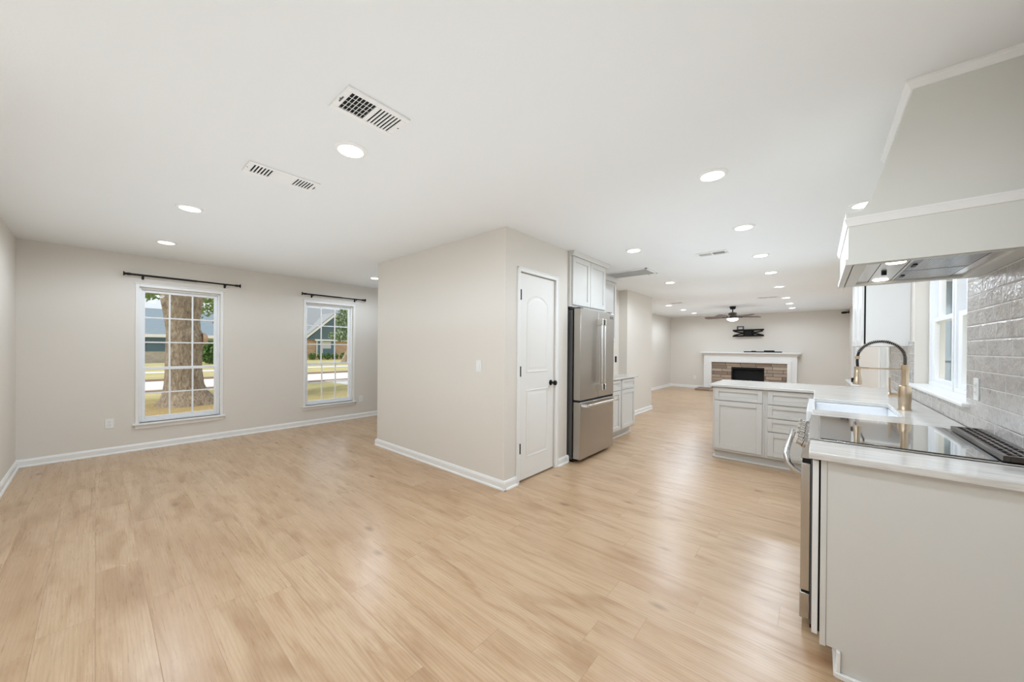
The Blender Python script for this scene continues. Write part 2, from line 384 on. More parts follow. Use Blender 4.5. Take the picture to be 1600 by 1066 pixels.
struct(MB().box(-3.03, -2.93, 3.44, 6.6, 0, H).build('kitchen_wall', M['wall'], smooth=0))
struct(MB().box(-6.583, -2.765, 6.6, 7.94, 0, H).build('passage_wall', M['wall'], smooth=0))
struct(MB().box(-4.1, -4.0, 7.94, 13.4, 0, H).build('living_room_wall', M['wall'], smooth=0))

# baseboards: profile swept along straight runs
def baseboard(name, runs, h=.085, shoe=True):
    m = MB()
    for (x0, y0), (x1, y1), n in runs:
        d = Vector((x1-x0, y1-y0, 0)); L = d.length; d.normalize(); N = Vector((n[0], n[1], 0)); o = Vector((x0, y0, 0))
        prof = [(0, 0), (.026, 0), (.026, .008), (.022, .016), (.014, .019), (.014, h-.022), (.010, h-.012), (.006, h-.003), (.0, h)] if shoe else [(0, 0), (.014, 0), (.014, h-.02), (.008, h-.006), (0, h)]
        k = len(prof); vs = [o+N*a+Vector((0, 0, b)) for a, b in prof]+[o+d*L+N*a+Vector((0, 0, b)) for a, b in prof]
        fs = [tuple(range(k-1, -1, -1)), tuple(range(k, 2*k))]+[(i, (i+1) % k, k+(i+1) % k, k+i) for i in range(k)]
        if d.cross(N).z > 0: fs = [tuple(reversed(f)) for f in fs]
        m.add(vs, fs)
    return struct(m.build(name, M['trim'], smooth=20))
baseboard('baseboard_west', [((XW, YS), (XW, 6.6), (1, 0))])
baseboard('baseboard_south', [((XW, YS), (.62, YS), (0, 1))])
b = .026
baseboard('pantry_baseboard', [((XPL-b, YP), (XD+b, YP), (0, -1)), ((XD, YP-b), (XD, 2.632), (1, 0)), ((XD, 3.33), (XD, 3.54+b), (1, 0)), ((XPL, YP-b), (XPL, 6.6), (-1, 0)), ((XD-.1, 3.54), (XD+b, 3.54), (0, 1))])
baseboard('passage_baseboard', [((-2.765, 6.6-b), (-2.765, 7.94+b), (1, 0)), ((-2.93, 5.56), (-2.93, 6.6), (1, 0)), ((-2.93, 6.6), (-2.765+b, 6.6), (0, -1)), ((-4.0, 7.94), (-2.765+b, 7.94), (0, 1))])
baseboard('living_room_baseboard', [((-4.0, 7.94), (-4.0, 13.4), (1, 0))])
baseboard('baseboard_north', [((-4.0, 13.4), (-2.90, 13.4), (0, -1)), ((-.42, 13.4), (XE, 13.4), (0, -1))])
baseboard('baseboard_east', [((XE, YS), (XE, 1.95), (-1, 0)), ((XE, 6.95), (XE, 13.4), (-1, 0))])

# ------------------------------------------------------------------ double-hung windows
def dh_window(name, face, y0, y1, z0, z1, xin, zmeet, cols, rows_u, rows_l, stile=.034, low=.048, jamb=.022, sub=True):
    """frame in a wall of constant x. xin = room-side plane of the lower sash, face '+x' looks into +x"""
    s = 1 if face == '+x' else -1
    B = lambda m, d0, d1, ya, yb, za, zb: m.box(xin-s*d0, xin-s*d1, ya, yb, za, zb)
    m = MB()
    for ya, yb in ((y0, y0+jamb), (y1-jamb, y1)): B(m, -.012, .075, ya, yb, z0, z1)
    B(m, -.012, .075, y0+jamb, y1-jamb, z1-jamb, z1); B(m, -.012, .075, y0+jamb, y1-jamb, z0, z0+jamb)
    fr = struct(m.build(name, M['vinyl'], bevel=.003))
    ya, yb = y0+jamb, y1-jamb
    def sash(nm, d0, d1, za, zb, bot, top, rows):
        q = MB(); B(q, d0, d1, ya, ya+stile, za, zb); B(q, d0, d1, yb-stile, yb, za, zb)
        B(q, d0, d1, ya+stile, yb-stile, za, za+bot); B(q, d0, d1, ya+stile, yb-stile, zb-top, zb)
        so_ = q.build(nm, M['vinyl'], fr, bevel=.003)
        ga, gb, gz0, gz1 = ya+stile, yb-stile, za+bot, zb-top; dm = (d0+d1)/2
        gq = MB(); B(gq, dm-.002, dm+.002, ga-.004, gb+.004, gz0-.004, gz1+.004); gq.build('pane', M['glass'], so_, smooth=0)
        if cols > 1:
            mq = MB()
            for k in range(1, cols): yc = ga+(gb-ga)*k/cols; B(mq, dm-.007, dm+.007, yc-.0085, yc+.0085, gz0, gz1)
            for k in range(1, rows): zc = gz0+(gz1-gz0)*k/rows; B(mq, dm-.0065, dm+.0065, ga, gb, zc-.0085, zc+.0085)
            mq.build('muntins', M['vinyl'], so_, smooth=0)
    sash('lower_sash', .0, .030, z0+jamb, zmeet+.018, low, .036, rows_l)
    sash('upper_sash', .034, .062, zmeet-.018, z1-jamb, .036, .036, rows_u)
    return fr
def casing(m_, x, s, y0, y1, z0, z1, w_, t_, head=.04):
    m_.box(x, x+s*t_, y0-w_, y0, z0, z1+head); m_.box(x, x+s*t_, y1, y1+w_, z0, z1+head); m_.box(x, x+s*t_, y0, y1, z1, z1+head)
for i, (a, bq, zl, zh) in enumerate((W1, W2)):
    wn = dh_window('window_%d' % (i+1), '+x', a, bq, zl, zh, XW-.055, 1.018, 3, 3, 2)
    m = MB(); casing(m, XW, 1, a, bq, zl, zh, .034, .012, .034); m.build('casing', M['trim'], wn, bevel=.003)
    m = MB(); m.box(XW, XW+.022, a-.034-.015, bq+.034+.015, zh+.034, zh+.046); m.build('head_cap', M['trim'], wn, bevel=.003)
    m = MB(); m.box(XW-.06, XW+.045, a-.056, bq+.056, zl-.022, zl); m.box(XW, XW+.014, a-.036, bq+.036, zl-.072, zl-.022); m.build('stool', M['trim'], wn, bevel=.004)
# kitchen window pair
ks = thing('window_3', (.76, 3.93, 1.03)); struct(ks)
for y0, y1 in ((3.175, 3.925), (3.945, 4.68)):
    u = dh_window('window_unit', '-x', y0, y1, 1.035, 2.10, .74, 1.578, 1, 1, 1, stile=.12 if False else .085, low=.03, jamb=.028)
    u.parent = ks; u.location = u.location-Vector(ks.location); del u['kind']
m = MB(); m.box(.72, .80, 3.925, 3.945, 1.035, 2.1); m.build('mullion', M['vinyl'], ks, bevel=.003)
m = MB(); m.box(.60, .745, 3.10, 4.76, 1.012, 1.035); m.build('stool', M['trim'], ks, bevel=.006)
# living room window and patio door on the east wall
lw = dh_window('window_4', '-x', LW[0], LW[1], LW[2], LW[3], .70, 1.3, 1, 1, 1)
m = MB(); casing(m, XE, -1, LW[0], LW[1], LW[2], LW[3], .07, .016, .07); m.build('casing', M['trim'], lw, bevel=.003)
m = MB(); m.box(.52, .70, LW[0]-.12, LW[1]+.12, .585, .612); m.build('stool', M['trim'], lw, bevel=.004)
pd = MB().box(.69, .735, 6.09, 6.20, .02, 2.01).box(.69, .735, 6.70, 6.81, .02, 2.01).box(.69, .735, 6.20, 6.70, .02, .25).box(.69, .735, 6.20, 6.70, 1.9, 2.01).build('door_2', M['door'], bevel=.003)
struct(pd)
MB().box(.71, .715, 6.19, 6.71, .24, 1.91).build('pane', M['glass'], pd, smooth=0)
m = MB(); m.box(.645, .82, PD[0], 6.09, 0, 2.05); m.box(.645, .82, 6.81, PD[1], 0, 2.05); m.box(.645, .82, 6.09, 6.81, 2.01, 2.05); casing(m, XE, -1, PD[0], PD[1], 0, 2.05, .07, .016, .07); m.build('casing', M['trim'], pd, bevel=.003)

# backsplash tile (behind range and around the kitchen window)
m = MB(); tx0, tx1 = .632, .645
m.box(tx0, tx1, 1.90, 3.165, .90, H); m.box(tx0, tx1, 3.165, 4.69, .90, 1.012); m.box(tx0, tx1, 4.69, 4.859, .90, 1.40); m.box(tx0, tx1, 4.859, 5.88, .90, 1.3615); m.box(tx0, tx1, 3.165, 4.69, 2.10, H)
struct(m.build('trim_1', M['tile'], smooth=0))

# ------------------------------------------------------------------ pantry door
fx = frame('+x', XD)
d = MB().box(XD-.045, XD-.012, 2.668, 3.280, .014, 2.055).build('door_1', M['door'], bevel=.003); struct(d)
def arch_loop(y0, y1, z0, z1, rise, k=14):
    pts = [(y0, z0), (y1, z0)]
    if rise <= 0: return pts+[(y1, z1), (y0, z1)]
    for i in range(k+1):
        t_ = i/k; y = y1+(y0-y1)*t_
        pts.append((y, z1-rise+rise*math.sin(pi*t_)**.75))
    return pts
def inset(pts, d_):
    n = len(pts); out_ = []
    for i in range(n):
        p0, p1, p2 = (Vector(pts[(i-1) % n]), Vector(pts[i]), Vector(pts[(i+1) % n]))
        a = (p1-p0).normalized(); c = (p2-p1).normalized(); n1 = Vector((-a.y, a.x)); n2 = Vector((-c.y, c.x)); bi = (n1+n2)
        bi = bi/max(.3, bi.length_squared/2) if bi.length > 1e-6 else n1
        out_.append(tuple(p1+bi*d_))
    return out_
def panel_rings(name, loop, parent, x, mat, steps):
    """moulded panel: rings of the outline at successive insets and heights, closed by a centre face"""
    m = MB(); loops = [([(x+h, p[0], p[1]) for p in inset(loop, i)]) for i, h in steps]; n = len(loop); vs = [v for L in loops for v in L]
    fs = [(r*n+i, r*n+(i+1) % n, (r+1)*n+(i+1) % n, (r+1)*n+i) for r in range(len(loops)-1) for i in range(n)]
    fs.append(tuple((len(loops)-1)*n+i for i in range(n))); m.add(vs, fs)
    return m.build(name, mat, parent, smooth=25)
steps = [(0, .0), (.006, .006), (.014, .004), (.022, -.0005), (.034, .0005), (.05, .007), (.056, .0075)]
panel_rings('upper_panel', arch_loop(2.795, 3.165, 1.07, 1.86, .09), d, XD-.012, M['door'], steps)
panel_rings('lower_panel', arch_loop(2.795, 3.165, .22, .90, 0), d, XD-.012, M['door'], steps)
for z in (1.835, 1.09, .34): MB().box(XD-.0125, XD-.006, 2.669, 2.690, z-.047, z+.047).tube([(XD+.013, 2.671, z-.05), (XD+.013, 2.671, z+.05)], .0075, 10).box(XD-.008, XD+.013, 2.669, 2.672, z-.047, z+.047).build('hinge', M['black'], d)
kb = MB().lathe([(.03, 0), (.03, .006), (.012, .012), (.010, .034), (.022, .042), (.028, .054), (.026, .068), (.014, .076), (.0, .078)], (XD-.012, 3.222, .945), 'x', 20).build('knob', M['knobdark'], d)
m = MB()
m.box(XD, XD+.014, 2.632, 2.668, 0, 2.098); m.box(XD, XD+.014, 3.285, 3.330, 0, 2.098); m.box(XD, XD+.014, 2.668, 3.285, 2.062, 2.098)
m.box(XD, XD+.019, 2.628, 2.640, 0, 2.102); m.box(XD, XD+.019, 3.320, 3.334, 0, 2.102); m.box(XD, XD+.019, 2.628, 3.334, 2.09, 2.102)
m.build('casing', M['trim'], d, bevel=.003)
m = MB(); m.box(XD-.1, XD-.05, 2.663, 2.667, 0, 2.06); m.box(XD-.1, XD-.05, 3.281, 3.285, 0, 2.06); m.build('jamb', M['trim'], d)
# dark pantry behind the door gap
# ------------------------------------------------------------------ ceiling fixtures
def downlight(x, y, label, group=None, r=.082, dim=1.0):
    t = thing('recessed_downlight', (x, y, H), label, 'ceiling light', group or 'recessed ceiling downlights')
    MB().lathe([(r-.012, -.010), (r-.004, -.009), (r+.006, -.004), (r+.008, 0.0)], (x, y, H), 'z', 28).build('trim_ring', M['trim'], t)
    MB().lathe([(.0, -.0125), (.035, -.0122), (.062, -.0112), (r-.012, -.009), (r-.012, -.004)], (x, y, H), 'z', 28).build('lens', M['lens'], t)
    d = bpy.data.lights.new('downlight_beam', 'SPOT'); d.energy = LAMP_W*dim; d.color = LAMP_COLOR; d.spot_size = math.radians(178); d.spot_blend = .45; d.shadow_soft_size = .06
    o = bpy.data.objects.new('downlight_beam', d); COL.objects.link(o); o.parent = t; o.location = (0, 0, -.02)
rx = -.523
row = [(.92, 'lit downlight that starts the long kitchen row, well ahead of the hood'),
 (2.573, 'lit downlight of the kitchen row level with the crown of the range hood'),
 (3.852, 'lit downlight of the kitchen row, next one past the range hood'),
 (5.124, 'lit downlight of the kitchen row level with the kitchen ceiling register'),
 (6.342, 'lit downlight of the long row, first one past the kitchen ceiling register'),
 (7.84, 'lit downlight of the long row, just before the thin living room register'),
 (9.594, 'lit downlight of the long row, just past the thin living room register'),
 (10.832, 'lit downlight of the long row, last but one before the fireplace wall'),
 (12.025, 'lit downlight that ends the long row by the fireplace wall')]
for y, lb in row: downlight(rx, y, lb, dim=.8 if y == 2.573 else 1.0)
for x, y, lb in ((-2.027, .941, 'large lit downlight between the two near ceiling registers'), (-3.895, .496, 'lit downlight between the registers and the window with the big tree'),
  (-5.389, .495, 'lit downlight close to the wall above the window with the big tree'), (-5.48, 2.956, 'lit downlight half hidden behind the pantry wall corner'),
  (-1.598, 3.974, 'lit downlight in front of the refrigerator upper cabinets'), (-1.893, 6.276, 'lit downlight beyond the return air grille, over the passage'),
  (-2.9, 9.534, 'lit living room downlight beside a small dark register'), (-2.905, 10.845, 'middle one of the three living room downlights beside the ceiling fan'),
  (-2.9, 12.004, 'last of the three living room downlights, by the fireplace wall corner'), (.26, 3.822, 'lit downlight partly hidden behind the range hood'),
  (-.52, -.30, 'added unseen downlight by the wall opposite the range hood, before the kitchen row'), (-2.03, -.30, 'added unseen downlight by the wall, across from the large downlight')):  # this pair is added out of view, for light on hood and pantry
    downlight(x, y, lb, dim={-1.598: .33, .26: .35, -5.389: .9, -.52: .9, -2.03: .8}.get(x, 1.0))

def register(x0, x1, y0, y1, sections, label, along='y', name='ceiling_register', dark=None):
    """flat register flush under the ceiling; long side along 'y' or 'x'"""
    t = thing(name, ((x0+x1)/2, (y0+y1)/2, H), label, 'vent', 'ceiling registers')
    z0, z1 = H-.009, H
    sw = (lambda m, a0, a1, b0, b1, za, zb: m.box(b0, b1, a0, a1, za, zb)) if along == 'y' else (lambda m, a0, a1, b0, b1, za, zb: m.box(a0, a1, b0, b1, za, zb))
    A0, A1, B0, B1 = (y0, y1, x0, x1) if along == 'y' else (x0, x1, y0, y1)
    fb = min(.032, (B1-B0)*.15); fa = .028
    ia0, ia1, ib0, ib1 = A0+fa, A1-fa, B0+fb, B1-fb
    m = MB(); sw(m, A0, A1, B0, ib0, z0, z1); sw(m, A0, A1, ib1, B1, z0, z1); sw(m, A0, ia0, ib0, ib1, z0, z1); sw(m, ia1, A1, ib0, ib1, z0, z1)
    n = len(sections); L = (ia1-ia0)/n; gap = .008
    for k in range(1, n): sw(m, ia0+L*k-gap, ia0+L*k+gap, ib0, ib1, z0, z1)
    m.build('frame', M['trim'], t, bevel=.002)
    for k, kind in enumerate(sections):
        a0, a1 = ia0+L*k+(gap if k else 0), ia0+L*(k+1)-(gap if k < n-1 else 0)
        q = MB(); sw(q, a0, a1, ib0, ib1, H-.0012, H-.0002); q.build('backing', M['void'] if kind != 'plain' else M['trim'], t)
        q = MB()
        if kind == 'plain': sw(q, a0, a1, ib0, ib1, z0+.001, H-.002)
        else:
            nb = max(5, int((a1-a0)/.0155)); th = .0028 if kind == 'open' else .0085
            for j in range(nb+1): c = a0+(a1-a0)*j/nb; sw(q, max(a0, c-th/2), min(a1, c+th/2), ib0, ib1, z0+.001, z0+.0022 if kind == 'open' else z0+.004)
            if kind == 'open':
                for j in range(1, 4): c = ib0+(ib1-ib0)*j/4; sw(q, a0, a1, c-.0012, c+.0012, z0+.0022, z0+.0032)
        q.build('louvers', M['trim'], t)
    lv = MB(); ca = A0+fa*.45 if sections[0] == 'open' and n == 2 else A1-fa*.45
    sw(lv, ca-.002, ca+.002, (B0+B1)/2-.02, (B0+B1)/2+.02, z0-.004, z0+.001); lv.build('damper_lever', M['dark'], t)
    for a in (A0+fa*.3, A1-fa*.3):
        sc = MB(); sw(sc, a-.003, a+.003, (B0+B1)/2-.003, (B0+B1)/2+.003, z0-.0015, z0+.001); sc.build('screw', M['dark'], t)
    return t
register(-1.73, -1.53, .70, 1.005, ['open', 'slat'], 'white two-section ceiling register with one dark open half, beside the large downlight')
register(-2.785, -2.61, .60, 1.005, ['slat', 'plain', 'slat'], 'white three-section ceiling register with a blank middle section')
register(-1.105, -.785, 4.585, 4.765, ['slat', 'open'], 'white ceiling register over the kitchen floor between the downlights, one half dark', 'x')
register(-1.0, -.64, 9.25, 9.42, ['open', 'open'], 'thin living room ceiling register between the fan and the long downlight row', 'x')
register(-2.78, -2.47, 9.10, 9.26, ['open', 'open'], 'small dark ceiling register touching a living room downlight opposite the fan', 'x')
def return_grille():
    x0, x1, y0, y1 = -2.47, -1.80, 4.94, 5.38
    t = thing('return_air_grille', ((x0+x1)/2, (y0+y1)/2, H), 'large louvered return air grille in the ceiling above the kitchen cabinets', 'vent')
    m = MB(); z0 = H-.012
    m.box(x0, x1, y0, y0+.03, z0, H); m.box(x0, x1, y1-.03, y1, z0, H); m.box(x0, x0+.03, y0, y1, z0, H); m.box(x1-.03, x1, y0, y1, z0, H); m.build('frame', M['trim'], t, bevel=.002)
    MB().box(x0+.03, x1-.03, y0+.03, y1-.03, H-.0015, H-.0003).build('backing', M['dark'], t)
    m = MB(); n = 13
    for i in range(n):
        y = y0+.035+(y1-y0-.075)*i/(n-1); m.prism([(y+.006, H-.004), (y+.008, H-.004), (y+.0075, z0), (y+.0055, z0)], 'x', x0+.03, x1-.03)
    m.build('louvers', M['trim'], t)
    MB().lathe([(.006, -.016), (.006, 0)], (x1-.12, y1-.012, z0+.01), 'z', 10).build('latch', M['dark'], t)
return_grille()

# ------------------------------------------------------------------ wall plates, rods
def plate(fr, u, v, kind, label, name, cat, mat=None, group=None):
    O, U, N = fr; c = O+U*u
    t = thing(name, c+Vector((0, 0, v-.058)), label, cat, group)
    MB().obox(fr, u-.036, u+.036, v-.058, v+.058, 0, .006).build('cover_plate', mat or M['plate'], t, bevel=.002)
    if kind == 'switch':
        MB().obox(fr, u-.017, u+.017, v-.033, v+.033, .006, .0095).build('rocker', M['plate'], t, bevel=.002)
    else:
        MB().obox(fr, u-.017, u+.017, v-.034, v+.034, .006, .008).build('receptacle', mat or M['plate'], t, bevel=.0015)
        for dz in (-.018, .018):
            m = MB(); m.obox(fr, u-.0075, u-.0055, v+dz-.002, v+dz+.006, .008, .0084); m.obox(fr, u+.0055, u+.0075, v+dz-.002, v+dz+.006, .008, .0084)
            m.obox(fr, u-.002, u+.002, v+dz-.0095, v+dz-.0055, .008, .0084)
            m.build('socket_slots', M['black'], t)
    return t
fw = frame('+x', XW); fs_ = frame('-y', YP); fe = frame('-x', .632)
plate(fw, .107, .372, 'outlet', 'white outlet low on the wall between the room corner and the tree window', 'wall_outlet', 'outlet')
plate(fw, 3.215, .352, 'outlet', 'white outlet low on the wall between the second window and the pantry', 'wall_outlet', 'outlet')
plate(fs_, -2.538, 1.137, 'switch', 'white rocker light switch on the pantry wall', 'light_switch', 'switch')
plate(fe, 2.985, 1.122, 'outlet', 'pale outlet on the glazed tile between the kitchen window and the hood', 'wall_outlet', 'outlet')
plate(fe, 4.82, 1.09, 'switch', 'pale switch on the tile behind the faucet, beyond the kitchen window', 'light_switch', 'switch')
plate(frame('-y', YN), -3.20, .36, 'outlet', 'white outlet low on the living room wall beside the fireplace', 'wall_outlet', 'outlet')
plate(frame('+x', -2.93), 6.46, 1.115, 'outlet', 'black outlet on the wall above the side counter beyond the refrigerator', 'wall_outlet', 'outlet', M['black'])

def rod(y0, y1, z, label):
    x = XW+.075
    t = thing('curtain_rod', (x, (y0+y1)/2, z), label, 'curtain rod', 'curtain rods')
    ym = (y0+y1)/2+.1
    MB().tube([(x, y0+.03, z), (x, ym, z)], .0125, 12).tube([(x, ym, z), (x, y1-.03, z)], .0105, 12).build('pole', M['black'], t)
    for y, s in ((y0, 1), (y1, -1)):
        MB().lathe([(.026, 0), (.026, .007), (.015, .014), (.013, .030), (.017, .036), (.015, .064)], (x, y, z), 'y', 16, s).build('finial', M['black'], t)
        yb = y+s*.17
        MB().box(XW, XW+.006, yb-.011, yb+.011, z-.045, z+.012).tube([(XW+.004, yb, z-.02), (x-.01, yb, z-.02), (x, yb, z-.014)], .006, 8).box(x-.011, x+.011, yb-.007, yb+.007, z-.018, z-.004).build('bracket', M['black'], t)
rod(.211, 1.366, 2.185, 'black curtain rod over the window that shows the big tree trunk')
rod(2.18, 3.25, 2.178, 'shorter black curtain rod over the window that shows the gabled house')

# ------------------------------------------------------------------ cabinets
def shaker(name, fr, u0, u1, v0, v1, parent, mat, n0=0, th=.02, rail=.055):
    m = MB(); rail = min(rail, (v1-v0)*.3)
    m.obox(fr, u0, u0+rail, v0, v1, n0, n0+th); m.obox(fr, u1-rail, u1, v0, v1, n0, n0+th)
    m.obox(fr, u0+rail, u1-rail, v0, v0+rail, n0, n0+th); m.obox(fr, u0+rail, u1-rail, v1-rail, v1, n0, n0+th)
    m.obox(fr, u0+rail, u1-rail, v0+rail, v1-rail, n0, n0+th*.42)
    return m.build(name, mat, parent, bevel=.002)
# peninsula base cabinets (front faces -y)
FY = 4.885; fp = frame('-y', FY); CT = .87
t = thing('base_cabinet', (-.70, 5.2, 0), 'peninsula base cabinet with one drawer over one door, at the free end', 'cabinet')
MB().box(-.965, -.445, FY, 5.60, .105, CT).build('body', M['cab'], t, bevel=.002)
shaker('drawer', fp, -.942, -.468, .715, .860, t, M['cab']); shaker('door', fp, -.942, -.468, .135, .705, t, M['cab'])
MB().box(-.955, -.445, 4.955, 5.55, 0, .105).build('toe_kick', M['cab'], t)
t = thing('base_cabinet', (-.2, 5.2, 0), 'peninsula base cabinet with a stack of four drawers, beside the sink corner', 'cabinet')
MB().box(-.4445, .0, FY, 5.60, .105, CT).build('body', M['cab'], t, bevel=.002)
for v0, v1 in ((.712, .860), (.562, .702), (.412, .552), (.135, .402)): shaker('drawer', fp, -.418, -.030, v0, v1, t, M['cab'])
MB().box(-.4445, .0, 4.955, 5.55, 0, .105).build('toe_kick', M['cab'], t)
struct(MB().box(-.968, .0, 4.935, 4.955, 0, .022).box(-.975, -.955, 4.935, 5.55, 0, .022).build('trim_2', M['trim'], bevel=.004))
# corner + sink base on the right run (front faces -x)
fr_ = frame('-x', .014)
t = thing('base_cabinet', (.3, 3.68, 0), 'sink base cabinet under the white apron sink, behind the range', 'cabinet')
MB().box(.03, .622, 2.975, 4.88, .105, .60).box(.45, .622, 2.975, 4.88, .60, CT).box(.03, .45, 2.975, 3.26, .60, CT).box(.03, .45, 4.11, 4.88, .60, CT).build('body', M['cab'], t, bevel=.002)
shaker('door', frame('-x', .03), 3.27, 3.675, .135, .59, t, M['cab']); shaker('door', frame('-x', .03), 3.685, 4.09, .135, .59, t, M['cab'])
MB().box(.10, .6, 2.975, 4.88, 0, .105).build('toe_kick', M['cab'], t)
MB().box(.002, .622, 4.8805, 5.60, .105, CT).build('corner_box', M['cab'], t)
# near end cabinet with end panel
t = thing('base_cabinet', (.3, 2.07, 0), 'narrow greige end cabinet at the end of the range run, with a blank side panel', 'cabinet')
MB().prism([(.034, .105), (.08, .105), (.08, 0), (.622, 0), (.622, CT), (.034, CT)], 'y', 1.958, 2.182).build('body', M['cab'], t, bevel=.0015)
MB().box(.0142, .0338, 1.955, 2.182, .1, CT).build('face_frame', M['cab'], t, bevel=.002)
shaker('door', frame('-x', .008), 1.957, 2.178, .135, .858, t, M['cab_white'])
MB().box(.0085, .0140, 1.975, 2.165, .14, CT-.02).build('shadow_gap', M['void'], t)
MB().prism([(.064, 0), (.0795, 0), (.0795, .1045), (.066, .1045), (.066, .03), (.058, .02), (.058, 0)], 'y', 1.945, 2.18).box(.062, .622, 1.940, 1.957, 0, .022).build('shoe_moulding', M['trim'], t, bevel=.003)
# left side: over-fridge cabinet, upper, base
fl = frame('+x', -2.165)
t = thing('wall_cabinet', (-2.5, 4.0, 1.80), 'two-door wall cabinet above the refrigerator', 'cabinet')
MB().box(-2.925, -2.165, 3.545, 4.445, 1.80, H-.005).build('body', M['cab'], t, bevel=.002)
shaker('door', fl, 3.575, 3.985, 1.825, 2.385, t, M['cab'], rail=.06); shaker('door', fl, 3.993, 4.405, 1.825, 2.385, t, M['cab'], rail=.06)
MB().prism([(-2.165, 2.388), (-2.135, 2.388), (-2.128, 2.40), (-2.118, 2.424), (-2.115, H-.001), (-2.165, H-.001)], 'y', 3.545, 4.475).prism([(4.445, 2.388), (4.458, 2.388), (4.475, H-.001), (4.445, H-.001)], 'x', -2.7, -2.165).build('crown_moulding', M['cab'], t)
t = thing('wall_cabinet', (-2.7, 5.05, 1.45), 'tall single-run wall cabinet beyond the refrigerator', 'cabinet')
MB().box(-2.925, -2.535, 4.48, 5.56, 1.42, H-.005).build('body', M['cab'], t, bevel=.002)
f2 = frame('+x', -2.535)
shaker('door', f2, 4.49, 5.015, 1.435, 2.385, t, M['cab']); shaker('door', f2, 5.022, 5.545, 1.435, 2.385, t, M['cab'])
MB().prism([(-2.535, 2.388), (-2.508, 2.388), (-2.50, 2.40), (-2.49, H-.001), (-2.535, H-.001)], 'y', 4.48, 5.59).prism([(5.56, 2.388), (5.572, 2.388), (5.59, H-.001), (5.56, H-.001)], 'x', -2.925, -2.535).build('crown_moulding', M['cab'], t)
t = thing('base_cabinet', (-2.5, 5.05, 0), 'base cabinet with two drawers over two doors beyond the refrigerator', 'cabinet')
MB().box(-2.925, -2.205, 4.49, 5.55, .105, CT).build('body', M['cab'], t, bevel=.002)
f3 = frame('+x', -2.205)
for u0, u1 in ((4.515, 5.005), (5.055, 5.535)):
    shaker('drawer', f3, u0, u1, .715, .860, t, M['cab']); shaker('door', f3, u0, u1, .135, .705, t, M['cab'])
MB().box(-2.90, -2.275, 4.49, 5.54, 0, .105).box(-2.277, -2.255, 4.49, 5.545, 0, .022).build('toe_kick', M['cab'], t)
tag(MB().box(-2.925, -2.165, 4.455, 5.62, CT, .90).build('countertop', M['quartz'], bevel=.004), 'pale stone countertop on the side cabinet beyond the refrigerator', 'countertop')
# right upper cabinet beyond the window
t = thing('wall_cabinet', (.49, 5.45, 1.36), 'pale glossy wall cabinet beyond the kitchen window, behind the faucet arch', 'cabinet')
MB().box(.352, .6445, 4.86, 6.04, 1.362, H-.005).build('body', M['cab_white'], t, bevel=.002)
MB().box(.3405, .3515, 4.8605, 6.03, 1.368, H-.05).build('shadow_gap', M['void'], t)
f4 = frame('-x', .340)
shaker('door', f4, 4.862, 5.445, 1.364, 2.39, t, M['cab_white']); shaker('door', f4, 5.453, 6.035, 1.364, 2.39, t, M['cab_white'])

# countertops
tag(MB().box(-.025, .631, 1.925, 2.186, CT, .90).build('countertop', M['quartz'], bevel=.004), 'short end slab of pale stone countertop over the blank cabinet panel', 'countertop')
def poly_slab(pts, z0, z1):
    m = MB(); n = len(pts); vs = [(x, y, z0) for x, y in pts]+[(x, y, z1) for x, y in pts]
    return m.add(vs, [tuple(range(n-1, -1, -1)), tuple(range(n, 2*n))]+[(i, (i+1) % n, n+(i+1) % n, n+i) for i in range(n)])
pts = [(-.025, 2.972), (.631, 2.972), (.631, 5.72), (-1.0, 5.72), (-1.0, 4.845), (-.025, 4.845), (-.025, 4.075)]
arc = [(.36+.06*math.cos(a), 4.015+.06*math.sin(a)) for a in [pi/2-i*pi/12 for i in range(7)]]+[(.36+.06*math.cos(a), 3.365+.06*math.sin(a)) for a in [0-i*pi/12 for i in range(7)]]
pts += arc+[(-.025, 3.305)]
tag(poly_slab(pts, CT, .90).build('countertop', M['quartz'], bevel=.004), 'L-shaped pale stone countertop around the sink and along the peninsula', 'countertop')
# apron sink
t = thing('farmhouse_sink', (.18, 3.69, .60), 'white apron-front sink set in the counter behind the range', 'sink')
x0, x1, y0, y1, zb, zt, wl = -.058, .45, 3.27, 4.10, .615, .869, .045
m = MB(); m.box(x0, x1, y0, y1, zb, zb+.03); m.box(x0, x0+wl, y0, y1, zb+.03, zt+.022); m.box(x1-wl+.015, x1, y0, y1, zb+.03, zt-.001)
m.box(x0+wl, x1-wl+.015, y0, y0+wl-.01, zb+.03, zt-.001); m.box(x0+wl, x1-wl+.015, y1-wl+.01, y1, zb+.03, zt-.001)
m.build('basin', M['porcelain'], t, bevel=.006, seg=3)
MB().lathe([(.0, .001), (.03, .001), (.045, .004), (.045, .0)], (.2, 3.7, zb+.03), 'z', 20).build('drain', M['gold'], t)

